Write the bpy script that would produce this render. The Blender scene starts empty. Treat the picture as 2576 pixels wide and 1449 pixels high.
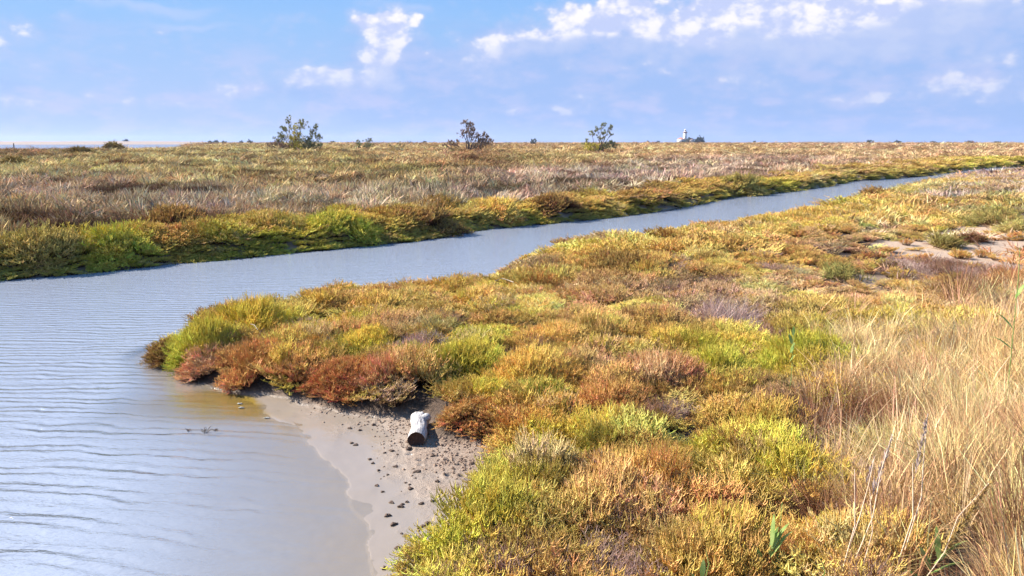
import bpy, math, random
import numpy as np
from mathutils import Vector, Matrix
sc = bpy.context.scene
R = math.radians
rng = np.random.default_rng(7)
random.seed(7)

# ------------------------------------------------------------------ camera
F = 2061.0; CX = 1288.0; CY = 724.5; H = 2.5
PITCH = math.atan((CY - 358.0) / F)
cam_d = bpy.data.cameras.new('camera'); cam = bpy.data.objects.new('camera', cam_d)
sc.collection.objects.link(cam); sc.camera = cam
cam.location = (0, 0, H); cam.rotation_euler = (R(90) - PITCH, 0, 0)
cam_d.sensor_width = 36; cam_d.lens = 36 * F / 2576.0
cam_d.clip_start = 0.05; cam_d.clip_end = 40000
sc.render.resolution_x = 1024; sc.render.resolution_y = 576

# ------------------------------------------------------------------ light
SUN_EL, SUN_AZ = R(36), R(-74)          # azimuth from +Y, negative = to the left
sd = bpy.data.lights.new('sun', 'SUN'); sun = bpy.data.objects.new('sun', sd)
sc.collection.objects.link(sun)
sd.energy = 5.0; sd.angle = R(0.5); sd.color = (1.0, 0.93, 0.84)
sv = Vector((math.sin(SUN_AZ) * math.cos(SUN_EL), math.cos(SUN_AZ) * math.cos(SUN_EL), math.sin(SUN_EL)))
sun.rotation_euler = sv.to_track_quat('Z', 'Y').to_euler(); sun.location = (-20, 10, 30)
sc.view_settings.view_transform = 'Standard'; sc.view_settings.look = 'None'
sc.view_settings.gamma = 1; sc.view_settings.exposure = 1.42
sc.cycles.max_bounces = 8; sc.cycles.transparent_max_bounces = 12
sc.cycles.sample_clamp_indirect = 4

def ray(px, py):
    u = (px - CX) / F; v = (CY - py) / F
    return np.array([u, math.cos(PITCH) + v * math.sin(PITCH), -math.sin(PITCH) + v * math.cos(PITCH)])
def P(px, py, z=0.0):
    d = ray(px, py); t = (z - H) / d[2]
    return np.array([d[0] * t, d[1] * t])
def azel(px, py):
    d = ray(px, py); return math.atan2(d[0], d[1]), math.atan2(d[2], math.hypot(d[0], d[1]))

class NT:
    def __init__(s, nt): s.nt = nt; s.n = nt.nodes; s.l = nt.links; s.n.clear()
    def node(s, t, **k):
        n = s.n.new(t)
        for a, b in k.items(): setattr(n, a, b)
        return n
    def put(s, sock, v):
        if isinstance(v, bpy.types.NodeSocket): s.l.new(v, sock)
        elif v is not None:
            try: sock.default_value = v
            except Exception: sock.default_value = tuple(v) + (1,)
    def math(s, op, a, b=None, c=None, clamp=False):
        n = s.node('ShaderNodeMath', operation=op, use_clamp=clamp)
        s.put(n.inputs[0], a); s.put(n.inputs[1], b); s.put(n.inputs[2], c); return n.outputs[0]
    def vmath(s, op, a, b=None, out=0):
        n = s.node('ShaderNodeVectorMath', operation=op); s.put(n.inputs[0], a)
        if b is not None: s.put(n.inputs[1], b)
        return n.outputs[out]
    def sstep(s, v, a, b, o0=0.0, o1=1.0):
        n = s.node('ShaderNodeMapRange', interpolation_type='SMOOTHSTEP')
        s.put(n.inputs[0], v); s.put(n.inputs[1], a); s.put(n.inputs[2], b); s.put(n.inputs[3], o0); s.put(n.inputs[4], o1)
        return n.outputs[0]
    def mix(s, f, a, b, blend='MIX'):
        n = s.node('ShaderNodeMix', data_type='RGBA', blend_type=blend)
        s.put(n.inputs[0], f); s.put(n.inputs[6], a); s.put(n.inputs[7], b); return n.outputs[2]
    def noise(s, vec, scale, detail=4, rough=0.5, dist=0.0, out=0):
        n = s.node('ShaderNodeTexNoise'); s.put(n.inputs['Vector'], vec)
        n.inputs['Scale'].default_value = scale; n.inputs['Detail'].default_value = detail
        n.inputs['Roughness'].default_value = rough; n.inputs['Distortion'].default_value = dist
        return n.outputs[out]
    def ramp(s, f, stops):
        n = s.node('ShaderNodeValToRGB'); s.put(n.inputs[0], f); e = n.color_ramp.elements
        while len(e) < len(stops): e.new(0.5)
        for k, (p, c) in enumerate(stops): e[k].position = p; e[k].color = tuple(c) + (1,)
        return n.outputs[0]
    def attr(s, name, typ='GEOMETRY', out='Fac'):
        n = s.node('ShaderNodeAttribute', attribute_name=name, attribute_type=typ); return n.outputs[out]

# ------------------------------------------------------------------ world: Nishita sky and procedural cloud
w = bpy.data.worlds.new('World'); sc.world = w; w.use_nodes = True
t = NT(w.node_tree)
sky = t.node('ShaderNodeTexSky', sky_type='NISHITA', sun_disc=False)
sky.sun_elevation = SUN_EL; sky.sun_rotation = SUN_AZ; sky.air_density = 1.0; sky.dust_density = 0.3; sky.ozone_density = 3.0
gen = t.node('ShaderNodeTexCoord').outputs['Generated']
nrm = t.vmath('NORMALIZE', gen)
sx = t.node('ShaderNodeSeparateXYZ'); t.put(sx.inputs[0], nrm)
az = t.math('ARCTAN2', sx.outputs[0], sx.outputs[1]); el = t.math('ARCSINE', sx.outputs[2])
cb = t.node('ShaderNodeCombineXYZ'); t.put(cb.inputs[0], az); t.put(cb.inputs[1], el)
uv = cb.outputs[0]
# warp a little so blob edges billow
wn = t.noise(uv, 9, 3, 0.6, out=1)
wv = t.vmath('SUBTRACT', wn, (0.5, 0.5, 0.5)); wv = t.vmath('MULTIPLY', wv, (0.07, 0.05, 0))
uvw = t.vmath('ADD', uv, wv)
def blob_field(lst):
    acc = None
    for px, py, rx, ry, wt in lst:
        a, e = azel(px, py); ra = rx / F; re = ry / F
        v = t.vmath('SUBTRACT', uvw, (a, e, 0)); v = t.vmath('MULTIPLY', v, (1 / ra, 1 / re, 0))
        d = t.vmath('DOT_PRODUCT', v, v, out=1)
        g = t.math('EXPONENT', t.math('MULTIPLY', d, -0.8))
        acc = t.math('MULTIPLY', g, wt) if acc is None else t.math('MULTIPLY_ADD', g, wt, acc)
    return acc
white = blob_field([(1570, 45, 70, 55, 1.1), (1440, 62, 70, 40, 1.0), (1300, 110, 90, 30, .8), (1210, 150, 60, 40, .45), (1620, 105, 50, 30, .6),
    (1760, 85, 100, 34, 1.0), (1930, 40, 140, 75, 1.2), (2120, 55, 130, 60, 1.0), (2060, -20, 260, 70, 1.2), (2230, 70, 90, 60, .6), (1850, 70, 90, 40, .6), (2330, 90, 110, 30, .45),
    (985, 90, 45, 45, 1.0), (960, 150, 50, 45, .75), (880, 200, 95, 24, .75), (780, 188, 70, 22, .65), (915, 62, 34, 16, .9), (545, 205, 34, 26, .62),
    (600, 220, 70, 14, .4), (2300, 10, 200, 30, .5), (2370, 222, 110, 20, .55), (2140, 240, 90, 18, .5), (1640, 178, 70, 20, .45), (1420, 150, 60, 40, .35),
    (230, 235, 22, 16, .5), (60, 238, 90, 12, .42), (1450, 235, 70, 15, .45), (1450, 275, 80, 15, .4), (1850, 190, 60, 22, .35), (2540, 250, 60, 14, .35),
    (1200, 200, 60, 35, .4), (320, 265, 250, 14, .25), (1240, 270, 160, 12, .3),
    (-500, 60, 300, 60, 1), (-900, 180, 200, 40, .8), (3200, 60, 400, 80, 1), (3900, 150, 300, 60, 1)])
wisp = blob_field([(420, 15, 120, 20, .8), (480, 62, 110, 9, .75), (1040, 32, 60, 14, .7), (930, 15, 60, 18, .6), (250, 0, 150, 10, .5), (1700, 25, 110, 22, .5), (20, 25, 60, 25, .35)])
body = blob_field([(1600, 190, 260, 130, .9), (2100, 170, 330, 140, 1.1), (2500, 120, 300, 170, 1.1), (1250, 200, 200, 90, .8), (980, 190, 120, 90, .55),
    (2300, 60, 250, 80, .6), (850, 260, 300, 60, .35), (3200, 150, 500, 200, 1), (-600, 200, 400, 100, .6)])
stretch = t.vmath('MULTIPLY', uv, (1.0, 1.5, 1.0))
n1 = t.noise(stretch, 17, 9, 0.6, 0.1)
off = t.vmath('ADD', stretch, (-0.007, 0.012, 0))
n1b = t.noise(off, 17, 9, 0.6, 0.1)
vor = t.node('ShaderNodeTexVoronoi', feature='SMOOTH_F1'); vor.inputs['Scale'].default_value = 34; vor.inputs['Detail'].default_value = 3; vor.inputs['Smoothness'].default_value = 0.5
t.put(vor.inputs['Vector'], t.vmath('ADD', stretch, t.vmath('MULTIPLY', wn, (0.02, 0.02, 0))))
puff = t.math('MULTIPLY_ADD', vor.outputs['Distance'], -0.75, 0.34)
shade = blob_field([(1560, 130, 130, 28, .9), (1390, 135, 100, 26, .9), (1270, 185, 130, 40, .9), (1790, 145, 140, 28, .9), (1990, 150, 190, 40, 1.0), (2240, 150, 150, 55, .9), (2480, 70, 160, 60, .9), (2330, 50, 70, 30, .6),
    (985, 175, 50, 40, .6), (880, 228, 130, 20, .8), (580, 235, 80, 18, .7), (1870, 85, 40, 24, .6), (1300, 125, 30, 14, .5)])
wd = t.math('ADD', white, t.math('MULTIPLY_ADD', n1, 0.85, -0.36)); wd = t.math('ADD', wd, puff)
soft = t.sstep(wd, 0.0, 0.9); hard = t.sstep(wd, 0.10, 0.46)
shn = t.sstep(t.math('ADD', shade, t.math('MULTIPLY_ADD', n1, 1.0, -0.5)), 0.3, 0.95)
wmask = t.math('MULTIPLY', t.mix(shn, hard, soft), t.math('MULTIPLY_ADD', shn, -0.7, 1.0))
n2 = t.noise(t.vmath('MULTIPLY', uv, (1, 3.2, 1)), 9, 6, 0.55)
bd = t.math('ADD', body, t.math('MULTIPLY_ADD', n2, 2.0, -1.0)); bmask = t.sstep(bd, 0.15, 0.85)
wm = t.sstep(t.math('ADD', wisp, t.math('MULTIPLY_ADD', n2, 0.9, -0.45)), 0.2, 0.95)
# gentle pink-lavender cloudlets low over the horizon
lowm = t.math('MULTIPLY', t.sstep(el, 0.17, 0.03), t.sstep(t.noise(t.vmath('MULTIPLY', uv, (1, 2.6, 1)), 14, 6, 0.6), 0.45, 0.66))
emb = t.math('SUBTRACT', n1, n1b)
lit = t.math('MULTIPLY', t.sstep(t.math('ADD', emb, t.math('MULTIPLY', puff, 0.35)), -0.24, 0.0), t.math('MULTIPLY_ADD', shn, -0.5, 1.0))
# base sky: nishita, graded to the deep phone-camera blue
grad = t.ramp(t.sstep(el, 0.0, 0.34), [(0.0, (3.6, 4.9, 7.9)), (0.35, (2.7, 4.8, 8.2)), (0.7, (1.85, 4.25, 8.7)), (1.0, (1.5, 3.8, 8.7))])
hi = t.ramp(t.sstep(el, 0.2, 1.2), [(0, (2.0, 4.2, 8.4)), (1, (1.1, 2.3, 5.8))])
base = t.mix(0.93, sky.outputs[0], grad)
lav = (3.1, 4.55, 7.8)
col = t.mix(t.math('MULTIPLY', bmask, 0.85), base, lav)
col = t.mix(t.math('MULTIPLY', wm, 0.5), col, (4.9, 5.8, 8.3))
col = t.mix(t.math('MULTIPLY', lowm, 0.65), col, (5.2, 5.5, 8.0))
col = t.mix(t.math('MULTIPLY', t.sstep(wd, -0.3, 0.35), 0.45), col, (4.9, 5.5, 7.9))
wc = t.mix(lit, (4.9, 5.6, 8.2), (8.8, 8.5, 8.6))
col = t.mix(t.math('MULTIPLY', wmask, t.sstep(el, 0.03, 0.16, 0.35, 1.0)), col, wc)
col = t.vmath('MULTIPLY', col, (.89, .89, .89)); bg = t.node('ShaderNodeBackground'); t.put(bg.inputs[0], col); bg.inputs[1].default_value = 0.05
out = t.node('ShaderNodeOutputWorld'); t.l.new(bg.outputs[0], out.inputs[0])
w.cycles.sampling_method = 'MANUAL'; w.cycles.sample_map_resolution = 256

# ------------------------------------------------------------------ helpers
COL = sc.collection
def meta(o, label=None, cat=None, group=None, kind=None):
    for k, v in (('label', label), ('category', cat), ('group', group), ('kind', kind)):
        if v: o[k] = v
    return o
def np_mesh(name, verts, faces, mat=None, attrs=None, smooth=False):
    """verts (n,3); faces: (m,3) or (m,4) array or a list of such"""
    me = bpy.data.meshes.new(name)
    fl = faces if isinstance(faces, list) else [faces]
    fl = [np.asarray(f, dtype=np.int32) for f in fl if len(f)]
    loops = np.concatenate([f.ravel() for f in fl]) if fl else np.zeros(0, np.int32)
    sizes = np.concatenate([np.full(len(f), f.shape[1], np.int32) for f in fl]) if fl else np.zeros(0, np.int32)
    me.vertices.add(len(verts)); me.vertices.foreach_set('co', np.asarray(verts, np.float32).ravel())
    if len(sizes):
        me.loops.add(len(loops)); me.loops.foreach_set('vertex_index', loops)
        me.polygons.add(len(sizes)); me.polygons.foreach_set('loop_start', np.concatenate([[0], np.cumsum(sizes)[:-1]]).astype(np.int32))
        if smooth: me.polygons.foreach_set('use_smooth', np.ones(len(sizes), bool))
    for k, v in (attrs or {}).items():
        v = np.asarray(v, np.float32)
        if v.ndim == 1: a = me.attributes.new(k, 'FLOAT', 'POINT'); a.data.foreach_set('value', v)
        else: a = me.attributes.new(k, 'FLOAT_VECTOR', 'POINT'); a.data.foreach_set('vector', v.ravel())
    if mat: me.materials.append(mat)
    me.update(); me.validate(clean_customdata=False)
    return me
def link(name, me, parent=None, loc=(0, 0, 0), rot=(0, 0, 0)):
    o = bpy.data.objects.new(name, me); COL.objects.link(o); o.parent = parent
    o.location = loc; o.rotation_euler = rot; return o
def empty(name, loc, rz=0):
    o = bpy.data.objects.new(name, None); COL.objects.link(o); o.location = loc; o.rotation_euler = (0, 0, rz); o.empty_display_size = 0.2; return o
def material(name):
    m = bpy.data.materials.new(name); m.use_nodes = True; return m, NT(m.node_tree)
def finish(t, sh, disp=None):
    o = t.node('ShaderNodeOutputMaterial'); t.l.new(sh, o.inputs[0])
def principled(t, col, rough=0.8, normal=None, spec=0.3, metallic=0):
    b = t.node('ShaderNodeBsdfPrincipled'); t.put(b.inputs['Base Color'], col); t.put(b.inputs['Roughness'], rough)
    b.inputs['Specular IOR Level'].default_value = spec; b.inputs['Metallic'].default_value = metallic
    if normal is not None: t.l.new(normal, b.inputs['Normal'])
    return b.outputs[0]
def bump(t, h, strength=0.5, dist=0.02, normal=None):
    b = t.node('ShaderNodeBump'); b.inputs['Strength'].default_value = strength; b.inputs['Distance'].default_value = dist
    t.put(b.inputs['Height'], h)
    if normal is not None: t.l.new(normal, b.inputs['Normal'])
    return b.outputs[0]

def hash2(ix, iy, s=0):
    n = (ix.astype(np.int64) * 374761393 + iy.astype(np.int64) * 668265263 + s * 974634777) & 0x7fffffff
    n = ((n ^ (n >> 13)) * 1274126177) & 0x7fffffff
    n = n ^ (n >> 16)
    return (n & 0xffff) / 65535.0
def vnoise(x, y, s=0):
    ix = np.floor(x); iy = np.floor(y); fx = x - ix; fy = y - iy
    fx = fx * fx * (3 - 2 * fx); fy = fy * fy * (3 - 2 * fy)
    a = hash2(ix, iy, s); b = hash2(ix + 1, iy, s); c = hash2(ix, iy + 1, s); d = hash2(ix + 1, iy + 1, s)
    return (a * (1 - fx) + b * fx) * (1 - fy) + (c * (1 - fx) + d * fx) * fy
def fbm(x, y, octv=4, s=0):
    v = 0; a = 0.5; tot = 0
    for k in range(octv):
        v = v + a * vnoise(x * 2 ** k + 13.7 * k, y * 2 ** k - 7.1 * k, s + k); tot += a; a *= 0.55
    return v / tot
def ss(v, a, b):
    q = np.clip((v - a) / (b - a), 0, 1); return q * q * (3 - 2 * q)

# ------------------------------------------------------------------ plan of the place (metres)
far_px = [(-400, 745), (-200, 722), (0, 703), (150, 690), (300, 676), (450, 660), (600, 647), (750, 632), (900, 618), (1000, 608), (1100, 598), (1180, 580),
    (1300, 567), (1400, 560), (1500, 549), (1600, 538), (1700, 524), (1780, 506), (1850, 494), (1950, 485), (2020, 476), (2080, 467), (2140, 456),
    (2230, 450), (2300, 444), (2360, 437), (2400, 431), (2440, 426), (2480, 422)]
far_line = np.array([(-90, 12), (-40, 13)] + [tuple(P(*p)) for p in far_px] + [(60, 90), (110, 100), (400, 130)])
near_px = [(2440, 427), (2330, 444), (2200, 471), (2100, 491), (2000, 510), (1900, 524), (1800, 543), (1650, 562), (1500, 571), (1400, 598), (1340, 622), (1250, 662),
    (1180, 688), (1050, 692), (950, 697), (830, 706), (750, 722), (650, 745), (560, 756), (480, 775), (430, 815)]
ZV = 0.36
water_px = [(372, 893), (420, 925), (500, 955), (560, 978), (625, 1003), (720, 1055), (800, 1110), (850, 1180), (880, 1250), (900, 1330), (930, 1449), (960, 1700)]
near_poly = np.array([(400, 122), (110, 90), (56, 78)] + [tuple(P(x, y, ZV + .22 * min(1, max(0, (x - 1300) / 700)))) for x, y in near_px] + [tuple(P(388, 850, 0.12))] + [tuple(P(*p)) for p in water_px]
    + [(-1.4, -1), (-3, -12), (-6, -60), (400, -60)])
mud_poly = np.array([tuple(P(*p)) for p in [(560, 978), (640, 989), (700, 1001), (760, 1020), (850, 1033), (950, 1047), (1040, 1052), (1080, 1106), (1130, 1121), (1235, 1120),
    (1212, 1140), (1248, 1200), (1205, 1265), (1160, 1310), (1100, 1360), (1080, 1400), (1010, 1449), (960, 1560), (960, 1700)]] + [(-1.6, -1), (-4, -12), (-9, -12), (-9, 8)])
sand_poly = np.array([tuple(P(x, y, 0.3)) for x, y in [(2200, 610), (2330, 590), (2420, 560), (2480, 545), (2620, 540), (2750, 560), (2750, 700), (2560, 700), (2470, 750), (2360, 750),
    (2300, 720), (2220, 690)]])
sand2_poly = np.array([tuple(P(x, y, 0.3)) for x, y in [(2040, 700), (2120, 692), (2260, 700), (2280, 712), (2150, 720), (2050, 716)]])

def poly_dist(poly, x, y, closed=True):
    a = poly; b = np.roll(poly, -1, axis=0)
    if not closed: a = poly[:-1]; b = poly[1:]
    best = np.full(x.shape, 1e18)
    for (x0, y0), (x1, y1) in zip(a, b):
        dx, dy = x1 - x0, y1 - y0; L = dx * dx + dy * dy + 1e-12
        tt = np.clip(((x - x0) * dx + (y - y0) * dy) / L, 0, 1)
        best = np.minimum(best, (x - x0 - tt * dx) ** 2 + (y - y0 - tt * dy) ** 2)
    return np.sqrt(best)
def inside(poly, x, y):
    c = np.zeros(x.shape, bool); a = poly; b = np.roll(poly, -1, axis=0)
    for (x0, y0), (x1, y1) in zip(a, b):
        if y0 == y1: continue
        c ^= ((y0 > y) != (y1 > y)) & (x < (x1 - x0) * (y - y0) / (y1 - y0) + x0)
    return c
far_poly = np.concatenate([far_line, [(9000, 130), (9000, 9000), (-9000, 9000), (-9000, 12)]])
def sd(poly, x, y):
    d = poly_dist(poly, x, y); return np.where(inside(poly, x, y), d, -d)
def plan(x, y):
    """signed distances: far land, near land, mud, sand (positive inside)"""
    wob = (fbm(x * 1.3, y * 1.3, 3, 5) - 0.5) * 0.5
    r = np.hypot(x, y)
    sF = sd(far_poly, x, y) + wob * np.clip(r / 30, 0.5, 1.6)
    sN = sd(near_poly, x, y) + wob * np.clip((r - 6) / 14, 0.12, 1.0) + (fbm(x * 1.1 + 5, y * 1.1, 4, 6) - .5) * .5 * (r < 9)
    sM = sd(mud_poly, x, y) + (fbm(x * 3.1, y * 3.1, 3, 9) - 0.5) * 0.22
    sS = np.maximum(sd(sand_poly, x, y), sd(sand2_poly, x, y)) + (fbm(x * .9, y * .9, 4, 11) - 0.5) * 1.6
    return sF, sN, sM, sS
def ground(x, y, pl=None):
    sF, sN, sM, sS = pl if pl is not None else plan(x, y)
    r = np.hypot(x, y)
    big = fbm(x / 14, y / 14, 3, 21) - 0.5; med = fbm(x / 2.2, y / 2.2, 3, 31) - 0.5
    lft = ss(-np.arctan2(x, y), .34, .42) * ss(r, 110, 230)
    hF = 0.32 * ss(sF, -0.05, 0.55) + 0.22 * ss(sF, 0.5, 4) + 0.62 * ss(sF, 6, 90) * (1 - .95 * lft) + 0.5 * big * ss(sF, 4, 25) + 0.16 * med * ss(sF, 0.4, 2)
    # sea inlet far to the left, dunes behind it
    ax = np.arctan2(x, y)
    sea = ss(-ax, .36, .40) * ss(r, 240, 290) * (1 - ss(r, 1000, 1150))
    hF = hF * (1 - sea) - 1.2 * sea
    dune = ss(r, 1150, 1400) * (1 - ss(r, 2400, 3200)) * ss(-ax, .27, .42)
    hF = hF + dune * (1.6 + 3.0 * fbm(x / 130, y / 130 + 4, 4, 77))
    hF = hF + ss(r, 170, 420) * 0.9 * (fbm(x / 38, y / 60, 3, 79) - .42) * (1 - ss(-ax, .28, .34))
    hF = hF + ss(r, 2500, 5000) * 1.2 * fbm(x / 300, y / 300, 3, 78)
    hill = np.exp(-((x - 196) / 60) ** 2 - ((y - 940) / 90) ** 2); hF = hF + 1.0 * hill
    steep = 0.16 * ss(sN, -0.05, 0.3) + 0.12 * ss(sN, 0.3, 3) + 0.1 * ss(sN, 3, 12) + 0.16 * med * ss(sN, 0.5, 2) + 0.2 * big * ss(sN, 3, 9)
    dyke = 0.35 * ss(x - 0.45 * y, -0.6, 1.8) * (1 - ss(y, 3.5, 9)) + 0.45 * (1 - ss(y, 0.5, 3.2)) * ss(x, -0.8, 0.2)
    micro = (fbm(x * 7, y * 7, 4, 41) - 0.5)
    # flat mud beach
    flat = 0.028 * np.clip(sN, 0, 6) + 0.02 * micro * ss(sN, 0.35, 1.2) + 0.03 * med * ss(sN, .3, 1.5)
    flat = flat + 0.016 * (fbm(x * 3.2, y * 3.2, 4, 46) - .5) * (1 - ss(sN, .5, 1.2))
    mudw = ss(sM, -0.35, 0.05)
    hN = (steep + dyke) * (1 - mudw) + flat * mudw
    # hoof pits on the drier mud
    pit = hash2(np.floor(x * 9), np.floor(y * 9), 3)
    cxp = (np.floor(x * 9) + 0.3 + 0.4 * hash2(np.floor(x * 9), np.floor(y * 9), 4)) / 9; cyp = (np.floor(y * 9) + 0.3 + 0.4 * hash2(np.floor(x * 9), np.floor(y * 9), 6)) / 9
    pd = np.hypot((x - cxp), (y - cyp) * 1.3)
    hN = hN - 0.035 * (pit > 0.82) * (1 - ss(pd, 0.012, 0.034)) * mudw * ss(sN, 0.45, 1.0) * (r < 12)
    hN = hN + 0.016 * (pit > 0.82) * np.exp(-((pd - 0.045) / 0.012) ** 2) * mudw * ss(sN, 0.45, 1.0) * (r < 12)
    # bed
    gentle = (1 - ss(np.hypot(x + 0.8, y - 6), 3.0, 6.0))
    dist = np.minimum(np.clip(-sF, 0, 99), np.clip(-sN, 0, 99))
    bed = -(0.035 * gentle + 0.22 * (1 - gentle)) * dist; bed = np.maximum(bed, -0.6) - 0.005
    a0 = P(575, 1015); alg = np.exp(-((x - a0[0]) / .85) ** 2 - ((y - a0[1]) / .42) ** 2); bed = bed * (1 - .65 * alg) + 0.016 * (fbm(x * 3.2, y * 3.2, 4, 46) - .5) * gentle * (1 - ss(-sN, .3, 1.0))  # bed lies shallower where the golden reflection is painted, so it shows through
    z = np.where(sF > 0, hF, np.where(sN > 0, hN, bed))
    return z

# ------------------------------------------------------------------ ground sheet
rr = [0.4]
while rr[-1] < 13: rr.append(rr[-1] + max(0.02, rr[-1] * 0.0055))
while rr[-1] < 9000: rr.append(rr[-1] * 1.02)
rr = np.array(rr)
aa = np.concatenate([np.linspace(-48, 48, 760), np.linspace(48, 312, 90)[1:-1]]); aa = np.radians(aa)
A, RR = np.meshgrid(aa, rr)
GX = np.sin(A) * RR; GY = np.cos(A) * RR
gx, gy = GX.ravel(), GY.ravel()
pl = plan(gx, gy); gz = ground(gx, gy, pl)
nr, na = len(rr), len(aa)
idx = np.arange(nr * na).reshape(nr, na); nxt = np.roll(idx, -1, axis=1)
faces = np.stack([idx[:-1], idx[1:], nxt[1:], nxt[:-1]], -1).reshape(-1, 4)[:, ::-1]
a0 = P(575, 1015); goldreflA = np.exp(-((gx - a0[0]) / .95) ** 2 - ((gy - a0[1]) / .5) ** 2) * ss(-pl[1], -.15, .1)
mudA = ss(pl[2], -0.15, 0.1) * (pl[1] > -3) + 0
mudA = np.where(pl[1] < 0, 1.0, mudA)
far_mask = ss(pl[0], 0, 0.3)
sandA = ss(pl[3], -0.2, 0.5)
distA = np.hypot(gx, gy)

m, t = material('ground_soil')
pos = t.node('ShaderNodeNewGeometry').outputs['Position']
mud = t.attr('mud'); sand = t.attr('sand'); farw = t.attr('farland')
nA = t.noise(pos, 2.2, 6, 0.65); nB = t.noise(pos, 45, 5, 0.7); nC = t.noise(pos, 0.05, 5, 0.6); nD = t.noise(pos, 0.9, 6, 0.7)
soil = t.mix(t.sstep(nB, 0.3, 0.7), (0.03, 0.018, 0.011), (0.10, 0.062, 0.038))
farsoil = t.mix(t.sstep(nC, 0.35, 0.65), (0.22, 0.15, 0.085), (0.27, 0.20, 0.13)); farsoil = t.mix(t.sstep(nD, 0.35, 0.7), farsoil, (0.17, 0.12, 0.06))
fard = t.sstep(t.attr('dist'), 60, 160)
soil = t.mix(t.math('MULTIPLY', farw, fard), soil, farsoil)
nE = t.noise(pos, 14, 7, 0.75)
mudc = t.mix(nA, (0.235, 0.172, 0.122), (0.33, 0.243, 0.178)); mudc = t.mix(t.sstep(nE, 0.5, 0.68), mudc, (0.19, 0.125, 0.085)); mudc = t.mix(t.sstep(nB, 0.55, 0.75), mudc, (0.42, 0.305, 0.22))
sep = t.node('ShaderNodeSeparateXYZ'); t.put(sep.inputs[0], pos)
wet = t.sstep(t.math('ADD', sep.outputs[2], t.math('MULTIPLY_ADD', nA, 0.03, -0.015)), 0.03, 0.006)
mudc = t.mix(wet, mudc, (0.245, 0.20, 0.155))
sandc = t.mix(t.sstep(nE, .3, .7), (0.36, 0.25, 0.165), (0.47, 0.34, 0.235))
mudc = t.mix(t.sstep(t.math('ADD', t.attr('alg'), t.math('MULTIPLY_ADD', nE, 0.5, -0.25)), 0.15, 0.6), mudc, (0.20, 0.135, 0.028)); c = t.mix(mud, soil, mudc); c = t.mix(sand, c, sandc)  # golden tint painted on the bed stands in for the bank's reflection
rough = t.math('MULTIPLY_ADD', t.math('MULTIPLY', wet, mud), -0.72, 0.9)
drym = t.math('SUBTRACT', 1.0, t.math('MULTIPLY', wet, mud)); nm = bump(t, t.math('MULTIPLY', nB, drym), 0.8, 0.012); nm = bump(t, t.math('MULTIPLY', nE, drym), 0.8, 0.05, nm)
finish(t, principled(t, c, rough, nm, 0.4))
me = np_mesh('ground', np.stack([gx, gy, gz], -1), faces, m, dict(mud=mudA, alg=goldreflA, sand=sandA, farland=far_mask, dist=distA), True)
g = link('ground', me); meta(g, kind='structure')

# ------------------------------------------------------------------ water sheet
wr = np.concatenate([np.arange(0.5, 14, 0.12), 14 * 1.04 ** np.arange(165)]); wa = np.radians(np.concatenate([np.linspace(-50, 50, 220), np.linspace(50, 310, 40)[1:-1]]))
A, RR = np.meshgrid(wa, wr); WX, WY = (np.sin(A) * RR).ravel(), (np.cos(A) * RR).ravel()
nr, na = len(wr), len(wa); idx = np.arange(nr * na).reshape(nr, na); nxt = np.roll(idx, -1, axis=1)
faces = np.stack([idx[:-1], idx[1:], nxt[1:], nxt[:-1]], -1).reshape(-1, 4)[:, ::-1]
plw = plan(WX, WY); depth = -ground(WX, WY, plw)
rw = np.hypot(WX, WY)
keep = (depth > -0.1)
fk = keep[faces].any(axis=1); faces = faces[fk]
m, t = material('water_surface')
pos = t.node('ShaderNodeNewGeometry').outputs['Position']
dep = t.attr('depth')
def rot_scale(vec, ang, sx_, sy_):
    n = t.node('ShaderNodeMapping'); t.put(n.inputs[0], vec); n.inputs['Rotation'].default_value = (0, 0, ang); n.inputs['Scale'].default_value = (sx_, sy_, 1); return n.outputs[0]
# ripple trains bend as they run into the cove
ctr = t.vmath('SUBTRACT', pos, (-5.0, -8.0, 0.0))
rad = t.vmath('LENGTH', ctr, out=1)
nl = t.noise(pos, 0.8, 3, 0.5); nf = t.noise(pos, 3.0, 2, 0.5)
ph = t.math('MULTIPLY_ADD', nl, 0.40, rad); ph = t.math('MULTIPLY_ADD', nf, 0.10, ph)
wv1 = t.math('SINE', t.math('MULTIPLY', ph, 40)); wv2 = t.math('SINE', t.math('MULTIPLY_ADD', ph, 55, t.math('MULTIPLY', nl, 9)))
amp = t.sstep(t.noise(rot_scale(pos, 0.1, 1, 2), 1.3, 4, 0.6), 0.25, 0.6)
near = t.sstep(t.attr('dist'), 24, 7)
shal = t.sstep(dep, 0.0, 0.05, 0.25, 1)
rip = t.math('MULTIPLY', t.math('MULTIPLY', t.math('ADD', wv1, t.math('MULTIPLY', wv2, 0.5)), amp), near)
chop = t.noise(rot_scale(pos, 0.35, 1.0, 3.2), 5.5, 4, 0.6); chop2 = t.noise(rot_scale(pos, 0.2, 1.0, 2.4), 17, 3, 0.6)
chop3 = t.noise(rot_scale(pos, 0.25, 1.0, 3.0), 1.6, 3, 0.55)
hgt = t.math('MULTIPLY', rip, 0.0068)
hgt = t.math('MULTIPLY_ADD', chop, 0.008, hgt); hgt = t.math('MULTIPLY_ADD', chop2, 0.0085, hgt); hgt = t.math('MULTIPLY_ADD', chop3, 0.006, hgt)
hgt = t.math('MULTIPLY', hgt, t.sstep(dep, -0.002, 0.09, 0.12, 1))
bp = t.node('ShaderNodeBump'); bp.inputs['Strength'].default_value = 1.0; bp.inputs['Distance'].default_value = 1.0; t.put(bp.inputs['Height'], hgt)
inc = t.node('ShaderNodeNewGeometry').outputs['Incoming']
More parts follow.
